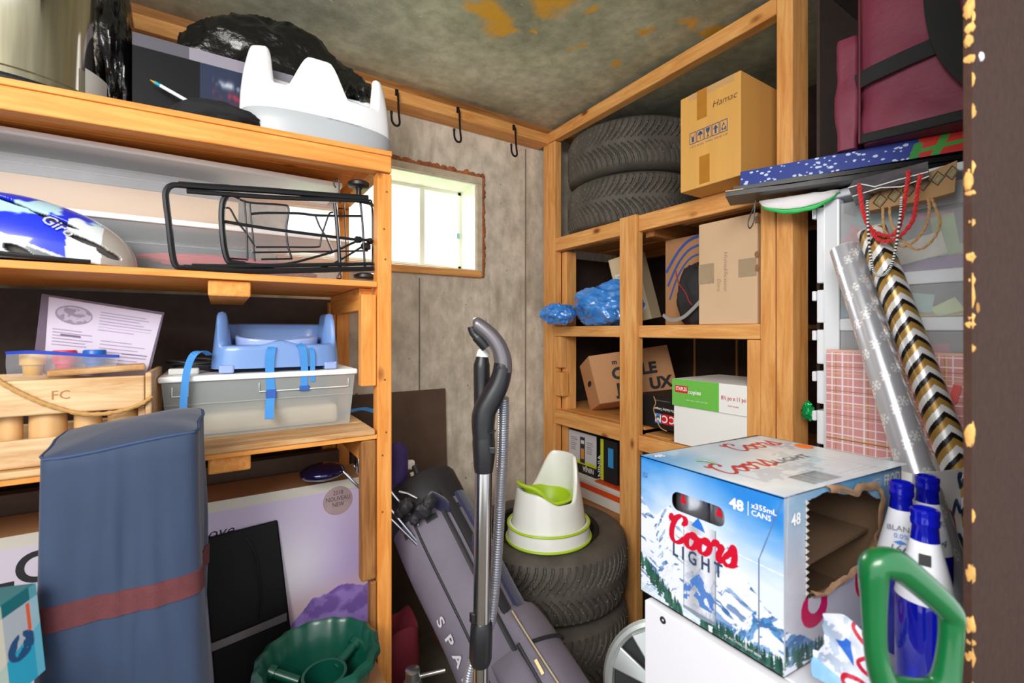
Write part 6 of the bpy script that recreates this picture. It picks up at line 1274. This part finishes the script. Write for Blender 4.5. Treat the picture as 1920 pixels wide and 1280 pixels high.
part(bs_, 'seat_pan', shell(sc_+V3((0, -.006, .066)), .098, .082, lambda z: 1+.6*z, lambda a: .016+.006*math.cos(2*a), .010, .006, 72, 5, power=3.5), BL2, label='lavender seat pan')
part(bs_, 'seat_bottom', MB().lathe([(0, .0), (.085, .002)], sc_+V3((0, -.006, .072)), 40), BL2); 
yS = sc_.y-.106
def strap(pts, Yp, w=.014, name='strap', wd=(1, 0, 0)): 
    q = [onY(x, y, Yp+(dy[0] if dy else 0)) for x, y, *dy in pts]; return part(bs_, name, MB().band(smooth(q, 4), wd, w, .0016), ST)
strap([(512, 650, .01), (508, 660), (506, 690), (508, 735), (506, 760, -.01), (505, 785, -.03)], yS, .020); strap([(560, 645, .01), (568, 655), (571, 690), (570, 728)], yS, .017); strap([(582, 652, .01), (586, 665), (586, 715)], yS, .012)
strap([(393, 665, .06), (380, 658, .02), (363, 665), (352, 690), (346, 730), (343, 778)], yS-.02, .014); 
part(bs_, 'buckle', B(*(onY(499, 748, yS-.004)), *(onY(518, 729, yS+.003))), pm('buckle_blue', '2058b0', .4), .002); part(bs_, 'buckle', B(*(onY(562, 733, yS-.004)), *(onY(580, 722, yS+.003))), pm('buckle_blue', '2058b0', .4), .002); part(bs_, 'buckle', B(*(onY(336, 783, yS-.024)), *(onY(350, 768, yS-.017))), pm('buckle_blue', '2058b0', .4), .002)
q = []
for x, y in ((505, 788), (525, 789), (545, 784), (580, 784), (620, 776), (650, 772), (680, 766), (700, 770)):
    d = (H-(Z3+.006))*F/(y-620); v = atd(x, y, d); q.append(v)
part(bs_, 'strap', MB().band(smooth(q, 4), (0, 1, .6), .012, .0016), ST, label='blue strap trailing along the shelf')
# ================================================================ LOWER LEFT
tv = thing('television_box', 'large pale lilac television box with a printed mountain scene and round badge', 'box', (0, 1.46, 0)); by0 = 1.385; bw0, bw1, bz0, bz1 = -.72, .415, .02, .795
part(tv, 'box_body', B(bw0, by0, bz0, bw1, 1.54, bz1), KB3, .002)
cv = Cv(420, 330, 'c6b6d2'); X, Y = cv.X, cv.Y; xx = bw0+(bw1-bw0)*X; zz = bz0+(bz1-bz0)*Y
cv.mix(np.clip((xx-.0)/.3, 0, 1)*np.clip((.80-zz)*3, 0, .8), 'b9a2dc'); cv.mix(np.exp(-((xx-.17)/.10)**2-((zz-.56)/.14)**2)*.95, 'efe9f2'); cv.mix(np.exp(-((zz-.44-.10*(xx-.1))/.05)**2)*.7, 'e8c4c8'); cv.mix((xx < -.05)*.5, 'd8d2d6')
rg = np.interp(xx, [-.1, .02, .10, .16, .22, .30, .36, .42], [.30, .30, .37, .41, .47, .49, .47, .50])+.02*(vnoise(X*30, X*0, 5)-.5); m = (zz < rg)*1.; cv.mix(m*.95, 'a688dc'); cv.mix(m*np.clip((vnoise(X*26+Y*8, Y*20-X*8, 7, 5)-.45)*6, 0, 1)*.6, '6a4aa0'); cv.mix(m*(vnoise(X*20, Y*30, 17, 5) > .62)*.5, 'b49ae0')
cv.mix((zz < .22)*.8, '5a3c90'); cv.rect(0, .965, 1, 1, 'cfc8bc')
face('printed_front', tv, (bw0, by0, bz0), (bw1-bw0, 0, 0), (0, 0, bz1-bz0), cv, colmat('box_print', .35, coat=.15), .0008)
bdg = onY(634, 938, by0-.001); part(tv, 'badge', MB().lathe([(0, .0012), (.040, .0012), (.041, 0)], bdg, 36, ((1, 0, 0), (0, 0, 1), (0, -1, 0))), pm('badge_metal', 'b39a9c', .35, .2, var=.12, vs=20), label='round metallic badge')
text(tv, 'lettering', '2018\nNOUVEAU\nNEW', bdg+V3((0, -.0018, .018)), V3((1, 0, 0)), ZV, .0125, pm('badge_ink', '4a4046', .5), ext=0, width=.066)
for s_, px, py, h, w_ in (('LG', 40, 1095, .065, None), ('KE', 62, 1160, .020, None)): text(tv, 'lettering', s_, onY(px, py, by0-.0015), V3((1, 0, 0)), ZV, h, INK, bold=.03, ext=0)
text(tv, 'lettering', 'Love', onY(405, 1008, by0-.0015), V3((1, 0, 0)), ZV, .028, INK, ext=0, shear=.3)
tag(bev(build(B(-.98, 1.56, .0, .332, 1.60, .84), 'brown_board', DARK2), .002), 'brown board standing behind the television box', 'board')
# dark screen leaning on the tv box
Q = [onY(398, 1290, 1.335), onY(546, 1290, 1.335), onY(521, 976, 1.372), onY(379, 1012, 1.372)]; mo = thing('dark_screen', 'black framed screen with a silver strip leaning on the television box', 'screen', (.04, 1.34, .01))
ex_ = lambda k: [Q[3]+(Q[0]-Q[3])*k, Q[2]+(Q[1]-Q[2])*k]
B2 = ex_(2.45); B2[0].z = B2[1].z = .012
for v in B2: v.y = min(v.y, 1.335)
Q4 = [B2[0], B2[1], Q[2], Q[3]]; part(mo, 'frame', MB().prism(Q4, (0, .012, 0)), pm('screen_frame', '060607', .5, spec=.2), .004)
cI = (Q[2]+Q[3])/2; inn = [v+(V3((0, -.0012, 0)))+((V3((cI.x, v.y, cI.z-.18))-v)*.06) for v in (ex_(.60)[0], ex_(.60)[1], Q[2], Q[3])]
part(mo, 'glass', MB().prism(inn, (0, .0008, 0)), pm('screen_glass', '0c0c0e', .3, spec=.25)); s_a, s_b = onY(396, 1222, 1.333), onY(538, 1163, 1.333); part(mo, 'silver_strip', MB().obox(s_a, s_b-s_a, (0, .003, 0), (0, 0, .020)), pm('strip_silver', '8d8a8e', .3, .7), label='silver strip')
part(mo, 'curved_cable', MB().tube(smooth([onY(x, y, 1.335) for x, y in ((462, 1008), (478, 1040), (488, 1090), (490, 1130), (486, 1160))], 5), .0016, 8), BK)
# green tree stand on a box
GS_ = .88
gs = thing('tree_stand', 'dark green plastic tree stand bowl with ribbed rim inside the lower left bay', 'tree stand', (.190, 1.10, .385)); gc = V3((.190, 1.10, .385)); GD = pm('dark_green_plastic', '074a3a', .35, coat=.2)
def gr_(r, h):
    r *= GS_; return [gc+V3((r*(1+.018*math.cos(16*a)*(h > .10))*math.cos(a), r*(1+.018*math.cos(16*a)*(h > .10))*math.sin(a), h-(.0))) for a in [2*math.pi*i/128 for i in range(128)]]
part(gs, 'bowl', MB().grid([gr_(.10, .0), gr_(.125, .05), gr_(.132, .105), gr_(.142, .112), gr_(.146, .100), gr_(.150, .104), gr_(.148, .118), gr_(.136, .124), gr_(.126, .116), gr_(.118, .06), gr_(.095, .012), gr_(.001, .010)], False, True, flip=True), GD)
part(gs, 'bowl_base', MB().lathe([(0, .0), (.10, .0)], gc, 48), GD); part(gs, 'trunk_cup', MB().lathe([(.050, .010), (.048, .075), (.042, .075), (.042, .012)], gc+V3((.01, -.01, 0)), 32), GD)
for k in range(3):
    a = .5+k*2.1; d = V3((math.cos(a), math.sin(a), 0)); part(gs, 'clamp_screw', MB().tube([gc+d*.045+V3((0, 0, .055)), gc+d*.100+V3((0, 0, .075))], .011, 14), GD); part(gs, 'clamp_screw', MB().tube([gc+d*.098+V3((0, 0, .074)), gc+d*.112+V3((0, 0, .080))], .016, 14), GD)
tag(bev(build(B(.06, .96, 0, .34, 1.19, .384), 'cardboard_box', KB3), .003), 'plain brown box carrying the green tree stand', 'box')
# teal package
tq = [atd(-8, 1112, .62), atd(28, 1102, .63), atd(82, 1260, .66), atd(40, 1290, .65)]
tl_ = thing('craft_package', 'teal and white product box tilted in the bottom left corner', 'box', (-.29, .86, 0)); 
P0 = atd(-30, 1300, .62); e1 = atd(70, 1290, .66)-P0; e2 = atd(-38, 1125, .62)-P0; e2 = V3((-.03, -.01, .17)); e1 = V3((.085, .035, .012)); P0 = V3((-.325, .80, .70))
P0 = atd(0, 1330, .60); P0 = V3((P0.x, P0.y, P0.z)); e1 = atd(84, 1255, .66)-P0; e2 = atd(-20, 1150, .60)-P0; e3 = e1.cross(e2).normalized()*-.05
part(tl_, 'box_body', MB().obox(P0, e1, e2, e3 if e3.y > 0 else -e3), pm('teal_card', '146470', .4), .002)
cv = Cv(110, 150, 'b4bcc4'); X, Y = cv.X, cv.Y; cv.rect(0, .86, 1, 1, '0f6a74'); cv.mix((Y < .35+.2*X)*1., '2aa6c8'); cv.mix((((X-.55)/.3)**2+((Y-.45)/.14)**2 < 1)*(vnoise(X*9, Y*9, 4) > .4)*1., '22507c'); cv.mix((X < .22)*.8, 'e8e0c8'); cv.rect(.72, .55, .80, .84, 'e0603c'); cv.mix((X > .82)*.6, '8ac4d8')
n_ = e1.cross(e2).normalized(); face('printed_front', tl_, P0, e1, e2, cv, SAT, .0012 if n_.y < 0 else -.0012)
lowz = min(P0.z, (P0+e1).z); part(tl_, 'box_stand', B(-.36, .80, 0, -.18, .90, lowz-.02), pm('dark_case', '241c2c', .7), .004, label='dark lower case')
# ---- navy bag in front
nv = thing('carry_bag', 'tall navy canvas carry bag with a maroon band standing in front of the shelves', 'bag', (-.13, 1.05, 0)); NB = pm('navy_canvas', '263753', .72, bump=.35, bs=700, var=.08, vs=9, dist=.0008, sheen=.2)
def nvpt(a, z, hz=1.06, ex=0):
    ca, sa = math.cos(a), math.sin(a); q_ = (abs(ca)**9+abs(sa)**9)**(-1/9); k = 1+.03*math.sin(z*3+.5)+.10*(1-z/1.06)*0; x = -.130+(.103+.014*(1-z/1.06))*ca*q_*k; y = 1.055+.098*sa*q_*k
    fold = .014*noise.noise(V3((math.cos(a)*2.2+5, math.sin(a)*2.2, z*2.6+3)))+.006*noise.noise(V3((math.cos(a)*6, math.sin(a)*6, z*5)))+.010*math.exp(-((a+1.62+.10*math.sin(z*6))/.13)**2)*sstep(.1, .5, 1.06-z)+.004*math.cos(a*3+z*4)*sstep(.3, 1, z)
    fold *= .25+.75*sstep(0, .28, 1.04-z)
    pinch = .010*math.exp(-((a+1.75)/.10)**2)
    return V3((x+math.cos(a)*(fold+ex-pinch), y+math.sin(a)*(fold+ex-pinch), z))
rows = [[nvpt(2*math.pi*k/160, z) for k in range(160)] for z in [0]+[i*1.03/70 for i in range(1, 71)]]
topz = lambda p: 1.036+.020*sstep(-.23, -.04, p.x)+.014*sstep(.95, 1.15, p.y)
last = rows[-1]; rows[-1] = [V3((p.x, p.y, topz(p)-.006)) for p in last]
for t_, up_ in ((.97, .0), (.80, .008), (.55, .014), (.25, .018), (.0, .019)): rows.append([V3((-.130+(p.x+.130)*t_, 1.055+(p.y-1.055)*t_, topz(V3((-.130+(p.x+.130)*t_, 1.055+(p.y-1.055)*t_, 0)))+up_*.7)) for p in last])
part(nv, 'bag_body', MB().grid(rows, False, True, flip=False), NB)
part(nv, 'band', MB().grid([[nvpt(2*math.pi*k/160, z, ex=e_) for k in range(160)] for z, e_ in ((.772, .0), (.773, .0025), (.810, .0025), (.811, .0))], False, True), pm('maroon_band', '5e2c30', .8, bump=.6, bs=500, var=.1, vs=60), label='maroon woven band')
part(nv, 'top_seam', MB().tube([V3((p.x, p.y, topz(p)-.002)) for p in last[::4]], .0022, 8, True), pm('navy_seam', '34486c', .8))
